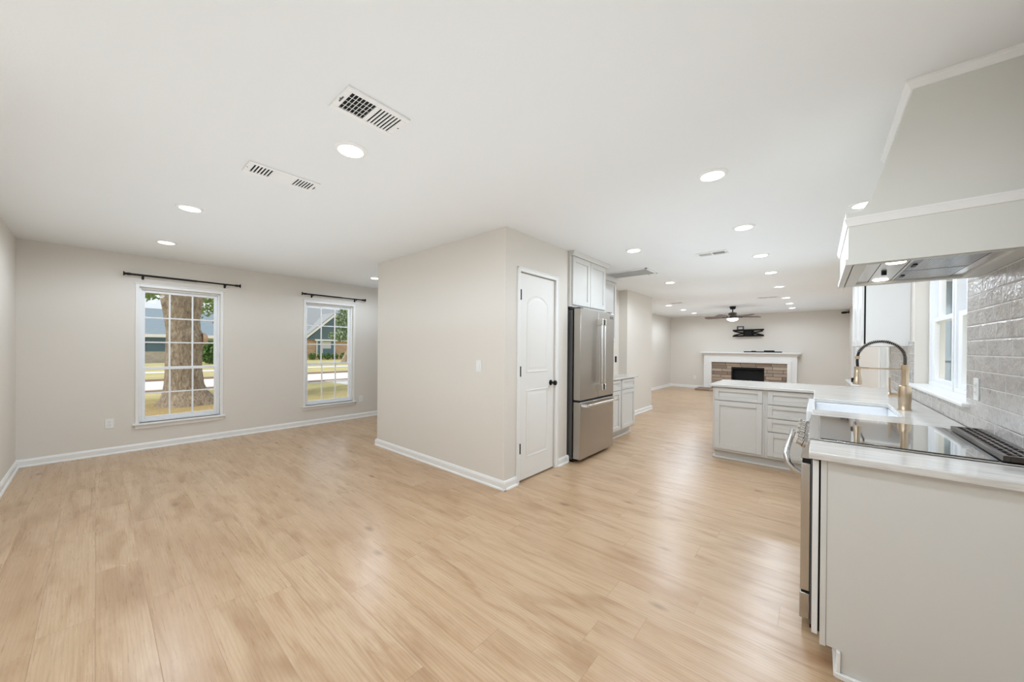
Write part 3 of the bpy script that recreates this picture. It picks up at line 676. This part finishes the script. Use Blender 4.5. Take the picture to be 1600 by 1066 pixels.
# faucet
FXC, FYC = .47, 3.73
t = thing('spring_faucet', (FXC, FYC, .90), 'brushed gold pull-down faucet with a coiled spring arch, behind the sink', 'faucet')
MB().lathe([(.036, 0), (.036, .006), (.032, .012), (.032, .05), (.0325, .052), (.034, .06), (.035, .12), (.033, .15), (.030, .168), (.019, .176), (.019, .29), (.0195, .292)], (FXC, FYC, .90), 'z', 28).build('post', M['gold'], t)
MB().lathe([(.022, 0), (.022, .028), (.020, .03)], (FXC, FYC, 1.19), 'z', 24).build('collar', M['gold'], t)
MB().lathe([(.016, 0), (.016, .052), (.015, .055)], (FXC-.028, FYC, 1.0), 'x', 20, -1).lathe([(.019, 0), (.019, .018), (.016, .022)], (FXC-.058, FYC, 1.0), 'x', 20, -1).build('valve', M['gold'], t)
MB().tube([(FXC-.072, FYC, 1.01), (FXC-.073, FYC, 1.04), (FXC-.074, FYC, 1.125)], [.006, .006, .005], 10).build('lever', M['gold'], t)
R_, cx, cz = .121, FXC-.121, 1.265
arcp = [(FXC, FYC, 1.20)]+[(cx+R_*math.cos(a), FYC, cz+R_*math.sin(a)) for a in [i*pi/28 for i in range(29)]]
arcp += [(cx-R_-.002, FYC, 1.24), (cx-R_+.0, FYC, 1.20), (cx-R_+.001, FYC, 1.155)]
MB().tube(arcp, .0085, 12).build('hose', M['spring'], t)
hel = []; path = [Vector((FXC, FYC, 1.215))]+[Vector(p) for p in arcp[1:27]]
seglen = [0.0]
for a, c in zip(path, path[1:]): seglen.append(seglen[-1]+(c-a).length)
turns = 38; N = turns*9
for i in range(N+1):
    s_ = seglen[-1]*i/N; k = max(j for j in range(len(path)) if seglen[j] <= s_+1e-9); k = min(k, len(path)-2)
    f = (s_-seglen[k])/max(1e-9, seglen[k+1]-seglen[k]); p = path[k].lerp(path[k+1], f); tt = (path[k+1]-path[k]).normalized(); nn = Vector((0, 1, 0)); bb = tt.cross(nn)
    a = 2*pi*turns*i/N; hel.append(p+(nn*math.cos(a)+bb*math.sin(a))*.0135)
MB().tube(hel, .0018, 5).build('spring_coil', M['coil'], t)
MB().lathe([(.0145, 0), (.0145, .022)], (cx-R_-.001, FYC, 1.255), 'z', 16).build('coil_end', M['gold'], t)
MB().tube([(FXC-.015, FYC, 1.187), (cx-R_+.05, FYC, 1.187)], .0055, 10).tube([(cx-R_+.06, FYC, 1.187), (cx-R_+.012, FYC, 1.187)], .0085, 10).lathe([(.018, -.012), (.018, .012)], (cx-R_, FYC, 1.187), 'z', 18).build('dock_arm', M['gold'], t)
MB().lathe([(.015, .0), (.017, -.005), (.019, -.05), (.023, -.085), (.0265, -.095), (.0265, -.12), (.022, -.123)], (cx-R_, FYC, 1.186), 'z', 22).build('spray_head', M['gold'], t)
MB().box(cx-R_-.034, cx-R_-.02, FYC-.008, FYC+.008, 1.078, 1.112).build('spray_button', M['black'], t, bevel=.003)

# ------------------------------------------------------------------ range
t = thing('kitchen_range', (.27, 2.58, 0), 'slide-in stainless range with black glass cooktop beside the near counter', 'range')
ra, rb = 2.192, 2.966
MB().box(-.02, .625, ra, rb, .03, .895).build('body', M['dark'], t)
MB().prism([(-.058, .805), (-.02, .805), (-.02, .903), (-.027, .906)], 'y', ra, rb).build('control_panel', M['steel_r'], t, bevel=.002)
MB().box(-.030, .628, ra-.002, rb+.002, .9005, .9065).box(-.030, .008, ra-.002, rb+.002, .9065, .9085).build('cooktop_frame', M['steel_r'], t, bevel=.002)
MB().box(.012, .520, ra+.012, rb-.012, .9066, .9095).build('cooktop_glass', M['glassblack'], t, bevel=.001)
MB().box(-.052, -.02, ra+.004, rb-.004, .785, .803).build('vent_slot', M['black'], t)
dr = MB().box(-.056, -.02, ra, rb, .178, .783).build('oven_door', M['steel_r'], t, bevel=.004)
MB().box(-.0585, -.0555, ra+.13, rb-.13, .30, .66).build('oven_window', M['glassblack'], dr)
hp = [(-.050, ra+.035, .72), (-.085, ra+.035, .735), (-.108, ra+.04, .765), (-.116, ra+.055, .80), (-.116, ra+.10, .81), (-.116, rb-.10, .81), (-.116, rb-.055, .80), (-.108, rb-.04, .765), (-.085, rb-.035, .735), (-.050, rb-.035, .72)]
MB().tube(hp, .013, 14).build('oven_handle', M['steel_r'], dr)
MB().box(-.05, -.02, ra+.002, rb-.002, .168, .178).build('drawer_gap', M['black'], t)
MB().box(-.058, -.02, ra, rb, .045, .167).build('warming_drawer', M['steel_r'], t, bevel=.004)
MB().box(-.02, .60, ra+.02, rb-.02, 0, .045).build('kick_base', M['black'], t)
nrm = Vector((-.098, 0, .038)).normalized(); tan_ = Vector((.031, 0, .098)).normalized()
for i in range(5):
    y = ra+.09+i*(rb-ra-.18)/4; c = Vector((-.042, y, .856))
    q = MB(); q.tube([c, c+nrm*.010], .022, 20); q.tube([c+nrm*.010, c+nrm*.034], [.0185, .0165], 20)
    kn = q.build('knob', M['steel_r'], t)
    q = MB(); a = c+nrm*.034; q.add([a+tan_*sx*.019+Y_*sy*.0045+nrm*h for h in (0, .014) for sx, sy in ((-1, -1), (1, -1), (1, 1), (-1, 1))], [(0,1,2,3),(4,7,6,5),(0,4,5,1),(1,5,6,2),(2,6,7,3),(3,7,4,0)])
    q.build('grip', M['chrome'], kn, bevel=.002)
    MB().tube([c+nrm*.009, c+nrm*.0125], .0192, 20).build('ring', M['black'], kn)
# rear vent trim
m = MB(); m.box(.528, .545, ra+.01, rb-.07, .9095, .931); m.box(.612, .628, ra+.01, rb-.07, .9095, .931); m.box(.545, .612, ra+.01, ra+.03, .9095, .931); m.box(.545, .612, rb-.09, rb-.07, .9095, .931)
n = 13
for k in range(n):
    y = ra+.03+(rb-ra-.12)*(k+1)/(n+1); m.box(.545, .612, y-.005, y+.005, .915, .930)
for x in (.567, .590): m.box(x-.004, x+.004, ra+.03, rb-.09, .915, .931)
m.build('rear_vent_grille', simple('bronze_vent_trim', rgb(66, 58, 52), .3, .5), t, bevel=.002)
MB().box(.545, .612, ra+.03, rb-.09, .9095, .9115).build('vent_well', M['void'], t)

# ------------------------------------------------------------------ range hood
t = thing('range_hood', (.36, 2.58, 1.70), 'greige curved range hood with white mouldings above the range', 'range hood')
ha, hb = 2.205, 2.965
prof = [(.296, 2.42), (.288, 2.385), (.265, 2.308), (.246, 2.235), (.208, 2.106), (.189, 2.049), (.169, 1.984), (.139, 1.93), (.63, 1.93), (.63, 2.42)]
MB().prism(prof, 'y', ha, hb).build('shaft', M['hood'], t, bevel=.0015, smooth=20)
MB().box(.100, .63, ha, hb, 1.722, 1.93).build('apron_box', M['hood'], t, bevel=.002)
def wrap_mould(name, prof, x, mat):
    """moulding (out, z) round front (-x) and both sides"""
    m = MB(); n = len(prof); rings = []
    for px, py in ((.63, -1), (x, -1), (x, 1), (.63, 1)):
        ring = []
        for o, z in prof:
            xx = px if px == .63 else x-o; yy = (ha-o) if py < 0 else (hb+o); ring.append((xx, yy, z))
        rings.append(ring)
    vs = [v for r in rings for v in r]; fs = []
    for r in range(3): fs += [(r*n+i, (r+1)*n+i, (r+1)*n+(i+1) % n, r*n+(i+1) % n) for i in range(n)]
    fs += [tuple(range(n)), tuple(3*n+i for i in range(n-1, -1, -1))]
    m.add(vs, fs); return m.build(name, mat, t, smooth=25)
wrap_mould('crown_moulding', [(-.005, 2.405), (.004, 2.405), (.010, 2.412), (.014, 2.424), (.020, 2.430), (.022, 2.4395), (-.005, 2.4395)], .290, M['trim'])
wrap_mould('ledge_moulding', [(-.01, 1.876), (.004, 1.876), (.006, 1.885), (.010, 1.892), (.012, 1.903), (.014, 1.906), (.014, 1.912), (-.01, 1.912)], .100, M['trim'])
wrap_mould('ledge_top', [(-.03, 1.912), (.009, 1.912), (.009, 1.934), (-.03, 1.934)], .100, M['hood'])
wrap_mould('bottom_band', [(-.02, 1.703), (.008, 1.703), (.008, 1.728), (-.02, 1.728)], .100, M['hood'])
m = MB(); m.box(.115, .165, ha+.012, hb-.012, 1.703, 1.720); m.box(.565, .63, ha+.012, hb-.012, 1.703, 1.720); m.box(.165, .565, ha+.012, ha+.05, 1.703, 1.720); m.box(.165, .565, hb-.05, hb-.012, 1.703, 1.720); m.build('bottom_lip', M['hood'], t, bevel=.002)
ins = MB().box(.165, .565, ha+.05, hb-.05, 1.7135, 1.719).build('insert', M['steel_r'], t)
for xg in (.215, .305): MB().box(xg-.001, xg+.001, ha+.06, hb-.06, 1.7125, 1.7136).build('seam', M['void'], ins)
for yl in (ha+.12, hb-.12): MB().lathe([(.0, -.003), (.028, -.003), (.032, 0)], (.262, yl, 1.7134), 'z', 20).build('light', M['hoodlens'], ins)
MB().lathe([(.010, -.014), (.010, 0)], (.25, 2.58, 1.7134), 'z', 14).build('switch_knob', M['black'], ins)
for y0, y1 in ((ha+.07, 2.582), (2.592, hb-.07)):
    fl_ = MB().box(.318, .515, y0, y1, 1.7115, 1.7133).build('grease_filter', M['filter'], ins)
    q = MB()
    for k in range(24): xx = .345+.165*k/23; q.box(xx-.0012, xx+.0012, y0+.012, y1-.012, 1.7105, 1.7116)
    q.build('baffles', M['steel_r'], fl_)
    q = MB().box(.324, .338, (y0+y1)/2-.03, (y0+y1)/2+.03, 1.706, 1.7116).build('latch', M['black'], fl_)
MB().box(.52, .521, ha+.06, hb-.06, 1.7125, 1.7136).build('seam', M['void'], ins)

# ------------------------------------------------------------------ refrigerator
t = thing('refrigerator', (-2.45, 4.0, 0), 'stainless french-door refrigerator beside the pantry door', 'refrigerator')
fa, fb_ = 3.575, 4.44
MB().box(-2.90, -2.150, fa, fb_, .03, 1.765).build('body', M['dark'], t, bevel=.004)
MB().box(-2.150, -2.132, fa+.012, fb_-.012, .06, 1.755).build('gasket', M['void'], t)
MB().box(-2.85, -2.14, fa+.02, fb_-.02, 0, .04).build('base_grille', M['black'], t)
sp = 4.005
MB().box(-2.131, -2.040, fa, sp-.003, .722, 1.775).build('left_door', M['steel'], t, bevel=.006, seg=3)
rd = MB().box(-2.131, -2.040, sp+.003, fb_, .722, 1.775).build('right_door', M['steel'], t, bevel=.006, seg=3)
fd = MB().box(-2.131, -2.040, fa, fb_, .045, .700).build('freezer_drawer', M['steel'], t, bevel=.006, seg=3)
MB().box(-2.131, -2.046, fa+.006, fb_-.006, .7005, .7215).build('door_gap', M['void'], t)
for y in (sp-.038, sp+.038):
    h_ = MB().box(-1.985, -1.962, y-.013, y+.013, .865, 1.625).build('door_handle', M['steel_l'], t, bevel=.008, seg=3)
    for za, zb in ((1.60, 1.675), (.815, .89)): MB().box(-2.0405, -1.958, y-.0145, y+.0145, za, zb).build('end_bracket', M['chrome'], h_, bevel=.004)
h_ = MB().box(-1.985, -1.962, fa+.03, fb_-.03, .652, .678).build('freezer_handle', M['steel_l'], t, bevel=.008, seg=3)
for ya, yb in ((fa+.015, fa+.075), (fb_-.075, fb_-.015)): MB().box(-2.0405, -1.958, ya, yb, .650, .680).build('end_bracket', M['chrome'], h_, bevel=.004)
MB().box(-2.20, -2.06, fa+.015, fa+.09, 1.775, 1.792).build('hinge_cover', M['dark'], t, bevel=.004)
MB().box(-2.20, -2.06, fb_-.09, fb_-.015, 1.775, 1.792).build('hinge_cover', M['dark'], t, bevel=.004)
bd = MB().box(-2.0402, -2.0385, 4.315, 4.415, 1.700, 1.735).build('badge', M['dark'], rd, bevel=.0005)
bd['label'] = 'dark script emblem'
scr = [(-2.0375, 4.322+.012*i+.004*math.sin(i*1.9), 1.716+.010*math.sin(i*2.4)*(1 if i < 3 else .6)) for i in range(8)]
fine = []
for i in range(len(scr)-1):
    for k in range(5): f = k/5; fine.append(tuple(scr[i][j]*(1-f)+scr[i+1][j]*f for j in range(3)))
MB().tube(fine, .0022, 6).tube([(-2.0375, 4.325, 1.7045), (-2.0375, 4.37, 1.7065), (-2.0375, 4.41, 1.705)], .0012, 6).build('emblem_script', M['chrome'], bd)

# ------------------------------------------------------------------ fireplace wall
FW = YN
t = thing('fireplace', (-1.67, 13.2, 0), 'white-mantel fireplace with stacked stone surround on the far wall', 'fireplace')
MB().box(-2.98, -.36, 13.14, FW-.001, 1.195, 1.235).prism([(13.155, 1.195), (13.40, 1.195), (13.40, 1.13), (13.215, 1.13), (13.21, 1.155), (13.185, 1.17), (13.17, 1.185)], 'x', -2.93, -.41).build('mantel_shelf', M['trim'], t, bevel=.004)
m = MB(); m.box(-2.89, -2.70, 13.24, FW-.001, 0, 1.135); m.box(-.64, -.45, 13.24, FW-.001, 0, 1.135); m.box(-2.70, -.64, 13.24, FW-.001, .92, 1.135)
m.box(-2.75, -2.68, 13.215, 13.24, 0, .975); m.box(-.66, -.59, 13.215, 13.24, 0, .975); m.box(-2.68, -.66, 13.215, 13.24, .905, .975)
m.box(-2.70, -2.66, 13.225, 13.30, 0, .905); m.box(-.68, -.64, 13.225, 13.30, 0, .905)
m.build('mantel_frame', M['trim'], t, bevel=.004)
m = MB(); m.box(-2.66, -2.10, 13.285, FW-.001, 0, .905); m.box(-1.235, -.68, 13.285, FW-.001, 0, .905); m.box(-2.10, -1.235, 13.285, FW-.001, .76, .905); m.build('stone_surround', M['stone'], t)
m = MB(); m.box(-2.10, -1.235, 13.38, FW-.001, .0, .76); m.build('firebox', M['void'], t)
m = MB(); m.box(-2.10, -2.06, 13.275, 13.33, .05, .76); m.box(-1.275, -1.235, 13.275, 13.33, .05, .76); m.box(-2.06, -1.275, 13.275, 13.33, .70, .76); m.build('firebox_frame', M['black'], t, bevel=.003)
m = MB().tube([(-1.85, 13.35, .20), (-1.48, 13.35, .22)], .035, 10).tube([(-1.80, 13.35, .27), (-1.56, 13.355, .33)], .03, 10); m.build('fire_logs', simple('charred_logs', rgb(96, 56, 38), .9), t)
MB().box(-3.02, -.32, 12.66, 13.285, 0, .055).build('hearth', M['stone'], t, bevel=.006)
# bracket bar lying on mantel
t = thing('mounting_bracket', (-1.3, 13.22, 1.235), 'black metal mounting bar lying on the mantel shelf', 'bracket')
MB().box(-1.76, -.80, 13.19, 13.22, 1.2352, 1.268).build('rail', M['black'], t)
MB().box(-1.56, -1.44, 13.185, 13.225, 1.268, 1.282).box(-1.24, -.98, 13.185, 13.225, 1.268, 1.298).build('clamp', M['black'], t, bevel=.003)
# tv mount
t = thing('tv_wall_mount', (-1.66, 13.3, 1.75), 'black folded tv wall mount above the mantel', 'tv mount')
MB().box(-1.80, -1.52, 13.36, FW-.001, 1.74, 1.95).build('wall_plate', M['black'], t, bevel=.003)
m = MB()
for z in (1.925, 1.745): m.tube([(-2.07, 13.27, z), (-1.25, 13.27, z+.012)], .026, 8)
m.build('arm', M['black'], t)
m = MB()
for s in (-1, 1):
    for z0, z1 in ((1.90, 1.86), (1.77, 1.81)): m.tube([(-1.66+s*.38, 13.28, z0), (-1.66+s*.22, 13.29, z1), (-1.66+s*.10, 13.30, 1.835)], .020, 8)
m.box(-1.75, -1.57, 13.27, 13.36, 1.755, 1.93); m.build('linkage', M['black'], t)
t = thing('recessed_cable_box', (-1.88, 13.39, 1.93), 'dark recessed cable box on the wall just above the tv mount', 'cable box')
MB().box(-1.975, -1.94, 13.375, FW-.001, 1.955, 2.065).box(-1.82, -1.785, 13.375, FW-.001, 1.955, 2.065).box(-1.94, -1.82, 13.375, FW-.001, 2.03, 2.065).box(-1.94, -1.82, 13.375, FW-.001, 1.955, 1.97).build('frame', M['dark'], t, bevel=.003)
MB().box(-1.94, -1.82, 13.392, FW-.001, 1.97, 2.03).build('insert_plate', M['plate'], t)
# ceiling fan
fxx, fyy = -1.69, 10.79
t = thing('ceiling_fan', (fxx, fyy, H), 'five-blade ceiling fan with a lit globe in the living room', 'ceiling fan')
MB().lathe([(.075, 0), (.072, -.02), (.058, -.07), (.05, -.075)], (fxx, fyy, H), 'z', 24).build('canopy', M['black'], t)
MB().tube([(fxx, fyy, H-.07), (fxx, fyy, H-.17)], .013, 12).build('downrod', M['black'], t)
MB().lathe([(.03, .02), (.085, .01), (.10, -.01), (.10, -.075), (.115, -.08), (.12, -.10), (.118, -.135), (.11, -.14)], (fxx, fyy, H-.175), 'z', 28).build('motor_housing', simple('bronze_motor', rgb(74, 68, 64), .35, .5), t)
MB().lathe([(.112, 0), (.125, -.01), (.12, -.03), (.09, -.055), (.05, -.068), (.0, -.072)], (fxx, fyy, H-.312), 'z', 28).build('light_globe', M['fanlens'], t)
for k in range(5):
    a = math.radians(31+72*k); dv = Vector((math.cos(a), math.sin(a), 0)); nv = Vector((-dv.y, dv.x, 0)); c = Vector((fxx, fyy, H-.272))
    q = MB(); pr = [(.17, .045), (.26, .055), (.42, .066), (.56, .074), (.63, .066), (.665, .03)]; vs = []
    for z in (-.003, .003):
        for r, wd in pr: vs.append(c+dv*r+nv*wd+Vector((0, 0, z+wd*.34)))
        for r, wd in reversed(pr): vs.append(c+dv*r-nv*wd+Vector((0, 0, z-wd*.34)))
    n = len(pr)*2; q.add(vs, [tuple(range(n-1, -1, -1)), tuple(range(n, 2*n))]+[(i, (i+1) % n, n+(i+1) % n, n+i) for i in range(n)])
    bl = q.build('blade', M['walnut'], t, smooth=25)
    MB().tube([c+dv*.09, c+dv*.15+Vector((0, 0, -.004)), c+dv*.23+Vector((0, 0, -.006))], [.012, .016, .02], 8).build('blade_iron', M['black'], bl)
# camera in the corner
t = thing('security_camera', (.62, 13.36, 2.37), 'small black security camera high in the far right corner', 'camera')
MB().box(.625, .644, 13.30, 13.37, 2.33, 2.40).build('mount', M['black'], t, bevel=.003)
MB().tube([(.635, 13.34, 2.36), (.56, 13.28, 2.35), (.50, 13.20, 2.34)], [.014, .03, .03], 12).build('body', M['black'], t)

# ------------------------------------------------------------------ outdoors
GZ = -.30
def flat(name, x0, x1, y0, y1, z0, z1, mat): return struct(MB().box(x0, x1, y0, y1, z0, z1).build(name, mat, smooth=0))
flat('lawn_ground', -70, -6.75, -60, 80, GZ-.3, GZ, M['lawn'])
flat('yard_ground', .95, 30, -60, 60, GZ-.3, GZ, M['lawn'])
flat('street_pavement', -22.2, -17.6, -60, 80, GZ, GZ+.012, M['road'])
for nm, x in (('near', -17.5), ('far', -22.5)): flat('curb_%s' % nm, x-.13, x+.17, -60, 80, GZ, GZ+.10 if nm == 'far' else GZ+.05, M['curb'])
flat('sidewalk_path', -30.0, -28.4, -60, 80, GZ, GZ+.03, M['road'])
flat('front_walk_path', -17.4, -10.0, 6.9, 7.9, GZ, GZ+.02, M['road'])
def leaves(m, c, r, n, size):
    for _ in range(n):
        while True:
            p = Vector((random.uniform(-1, 1), random.uniform(-1, 1), random.uniform(-1, 1)))
            if p.length < 1: break
        p = Vector((p.x*r[0], p.y*r[1], p.z*r[2]))+Vector(c)
        a = Vector((random.gauss(0, 1), random.gauss(0, 1), random.gauss(0, 1))).normalized(); bq = a.orthogonal().normalized(); s = size*random.uniform(.6, 1.3)
        m.add([p-a*s, p+bq*s*.45, p+a*s, p-bq*s*.45], [(0, 1, 2, 3)])
# big oak by the left window: rings from the photo's outline (z, y0, y1)
t = thing('oak_tree', (-13.2, 1.6, GZ), 'massive rough-barked tree trunk on the lawn close outside the window', 'tree')
rings = [(-.34, .99, 2.38), (-.224, 1.057, 2.313), (-.10, 1.117, 2.20), (.045, 1.153, 2.08), (.259, 1.177, 1.998), (.611, 1.188, 1.955), (.962, 1.187, 1.94), (1.226, 1.198, 1.953), (1.366, 1.197, 1.99), (1.49, 1.209, 2.03), (1.595, 1.209, 1.979), (1.751, 1.196, 1.909), (2.012, 1.171, 1.895), (2.361, 1.121, 1.935), (2.764, 1.06, 2.0), (3.3, 1.0, 2.12), (3.7, .95, 2.2)]
m = MB(); n = 40; vs = []
ph = [random.uniform(0, 2*pi) for _ in range(6)]
for z, y0, y1 in rings:
    cy, r = (y0+y1)/2, (y1-y0)/2
    fl = max(0, (.25-z))*.35
    for k in range(n):
        a = 2*pi*k/n; q = 1+.03*math.sin(7*a+ph[0]+z)+.025*math.sin(11*a+ph[1]-2*z)+fl*.22*math.sin(5*a+ph[2])+random.uniform(-.012, .012)
        rx_ = r if z < 3 else r*.8
        vs.append((-13.2+rx_*math.cos(a)*q, cy+r*math.sin(a)*(1+(q-1)*.6), z))
fs = [(i*n+k, i*n+(k+1) % n, (i+1)*n+(k+1) % n, (i+1)*n+k) for i in range(len(rings)-1) for k in range(n)]+[tuple((len(rings)-1)*n+k for k in range(n))]
m.add(vs, fs); m.build('trunk', M['bark'], t, smooth=80)
m = MB().lathe([(.16, 0), (.15, .06), (.10, .10), (.0, .115)], (-13.0, 1.93, 1.50), 'y', 16); m.build('branch_scar', simple('healed_scar', rgb(196, 164, 138), .9, vary=.15), t)
m = MB()
for dx, dy, dz, r in ((1.4, -1.6, 3.0, .34), (-1.5, 1.8, 3.2, .36), (.4, 2.4, 2.6, .28), (-1.2, -2.2, 2.8, .28)):
    m.tube([(-13.2, 1.56+dy*.08, 3.3), (-13.2+dx*.35, 1.56+dy*.45, 4.1), (-13.2+dx, 1.56+dy, 3.5+dz)], [r*1.2, r, r*.45], 12)
m.build('limbs', M['bark'], t)
m = MB()
for c, r, k in (((-13.2, 1.5, 7.4), (4.2, 4.6, 1.7), 5200), ((-15.5, .1, 3.35), (.9, .55, .55), 420), ((-16.5, 3.2, 3.15), (1.1, .55, .8), 480), ((-16.5, 2.50, 2.75), (.6, .36, .5), 190), ((-16.2, .95, 3.0), (.6, .55, .28), 200), ((-13, -2.5, 5.2), (1.8, 1.8, .9), 700), ((-13, 5.2, 5.2), (1.8, 1.8, .9), 700)):
    leaves(m, c, r, k, .09)
fo = m.build('foliage', M['leaf'], t, smooth=0); fo['kind'] = 'stuff'
def bush(name, c, r, n, size, mat, label, cat, group=None, stem=True):
    t = thing(name, (c[0], c[1], GZ), label, cat, group)
    m = MB(); leaves(m, c, r, n, size); f_ = m.build('foliage', mat, t, smooth=0); f_['kind'] = 'stuff'
    if stem: MB().tube([(c[0], c[1], GZ-.02), (c[0], c[1], c[2])], .05 if c[2] < 1 else .12, 8).build('stem', M['bark'], t)
bush('hedge_shrub', (-40.5, 7.0, .75), (1.0, 1.6, 1.05), 2600, .16, M['hedge'], 'tall clipped green shrub across the street beside the big trunk', 'shrub')
bush('plum_tree', (-38, 7.1, 3.2), (1.0, .8, .9), 500, .13, M['redleaf'], 'small purple-leaved tree in front of the blue-grey roof', 'tree')
# leaning tree outside the right window
t = thing('street_tree', (-35.5, 16.1, GZ), 'leaning slender tree across the street, in front of the gabled house', 'tree')
MB().tube([(-35.5, 16.0, GZ-.05), (-35.3, 16.15, .5), (-34.6, 16.5, 1.8), (-34.0, 16.6, 3.2)], [.42, .26, .2, .12], 12).build('trunk', M['bark'], t)
m = MB()
for c, r, k in (((-33.5, 16.0, 3.7), (2.0, 1.7, 1.5), 2800), ((-33.2, 14.6, 2.3), (1.0, 1.1, .5), 420), ((-33.6, 16.3, 2.4), (1.2, .9, .6), 600)): leaves(m, c, r, k, .13)
fo = m.build('foliage', M['leaf2'], t, smooth=0); fo['kind'] = 'stuff'
# house A (behind the trunk)
HX = -46.0
t = thing('suburban_house', (HX-4, 0, GZ), 'low buff-brick house with a long blue-grey roof across the street, behind the big trunk', 'house')
MB().box(HX-8, HX, -16, 11.5, GZ, 2.15).build('wall', M['brickA'], t)
MB().prism([(HX+.7, 2.05), (HX+.7, 2.20), (HX-4, 4.95), (HX-8.7, 2.20), (HX-8.7, 2.05)], 'y', -16.6, 12.1).build('roof', M['roofA'], t, smooth=0)
MB().box(HX+.70, HX+.78, -16.6, 12.1, 2.02, 2.30).build('fascia', M['trim'], t)
for y0, y1 in ((-6.5, -2.5), (.2, 5.6)):
    f_ = MB().box(HX-.02, HX+.06, y0, y1, .75, 2.10).build('window', M['pane'], t)
    MB().box(HX+.06, HX+.09, y0, y1, 1.40, 1.46).box(HX+.06, HX+.09, (y0+y1)/2-.03, (y0+y1)/2+.03, .75, 2.1).build('window_bars', M['teal'], f_)
# house B
t = thing('gabled_house', (HX-4, 20, GZ), 'tan-brick house with a white-edged gable across the street, behind the leaning tree', 'house')
MB().box(HX-9, HX, 14.8, 27, GZ, 2.10).build('wall', M['brickB'], t)
MB().prism([(HX+.3, 2.1), (HX-4.5, 6.4), (HX-9.5, 2.1)], 'y', 14.3, 27.5).build('roof', M['roofB'], t, smooth=0)
gy, gw, gz = 19.35, 3.2, 5.0
MB().prism([(gy-gw, 2.1), (gy+gw, 2.1), (gy, gz)], 'x', HX-3.5, HX+.25).build('gable_wall', M['teal'], t, smooth=0)
m = MB()
for s in (-1, 1): m.prism([(gy+s*(gw+.35), 1.95), (gy+s*(gw+.35), 2.28), (gy, gz+.42), (gy, gz+.08)], 'x', HX+.20, HX+.42)
m.build('rake_boards', M['trim'], t, smooth=0)
m = MB()
for s in (-1, 1): m.prism([(gy+s*(gw+.45), 2.2), (gy+s*(gw+.45), 2.3), (gy, gz+.52), (gy, gz+.42)], 'x', HX-3.8, HX+.45)
m.build('gable_roof', M['roofB'], t, smooth=0)
MB().box(HX+.2, HX+.36, gy-2.3, gy+2.6, 1.98, 2.16).build('band_board', M['trim'], t)
f_ = MB().box(HX-.02, HX+.06, 17.35, 19.4, .15, 2.0).build('window', M['pane'], t)
MB().box(HX+.06, HX+.09, 18.0, 19.0, 1.05, 1.9).build('blind', M['blind'], f_)
MB().box(HX+.06, HX+.12, 17.3, 17.42, .1, 2.0).box(HX+.06, HX+.12, 19.35, 19.47, .1, 2.0).box(HX+.06, HX+.12, 17.95, 18.02, .1, 2.0).build('window_frame', M['trim'], f_)
for k, (y, r) in enumerate(((16.4, .40), (17.3, .34), (18.1, .34), (18.95, .40), (20.0, .52))):
    bush('foundation_shrub', (HX+1.3, y, GZ+.45), (.45, r, .42), 320, .1, M['hedge'], 'low green shrub along the front of the tan-brick house across the street', 'shrub', 'foundation shrubs', False)
# white board-clad wing seen through the kitchen window
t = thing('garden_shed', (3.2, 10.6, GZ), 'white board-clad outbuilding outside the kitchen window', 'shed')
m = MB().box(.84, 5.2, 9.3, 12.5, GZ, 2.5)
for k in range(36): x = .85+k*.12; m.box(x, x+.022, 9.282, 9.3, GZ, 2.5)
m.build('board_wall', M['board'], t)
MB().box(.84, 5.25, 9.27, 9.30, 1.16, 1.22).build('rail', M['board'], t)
MB().prism([(1.05, 2.45), (5.5, 2.45), (3.2, 3.7)], 'y', 9.0, 12.8).build('roof', M['roofB'], t, smooth=0)
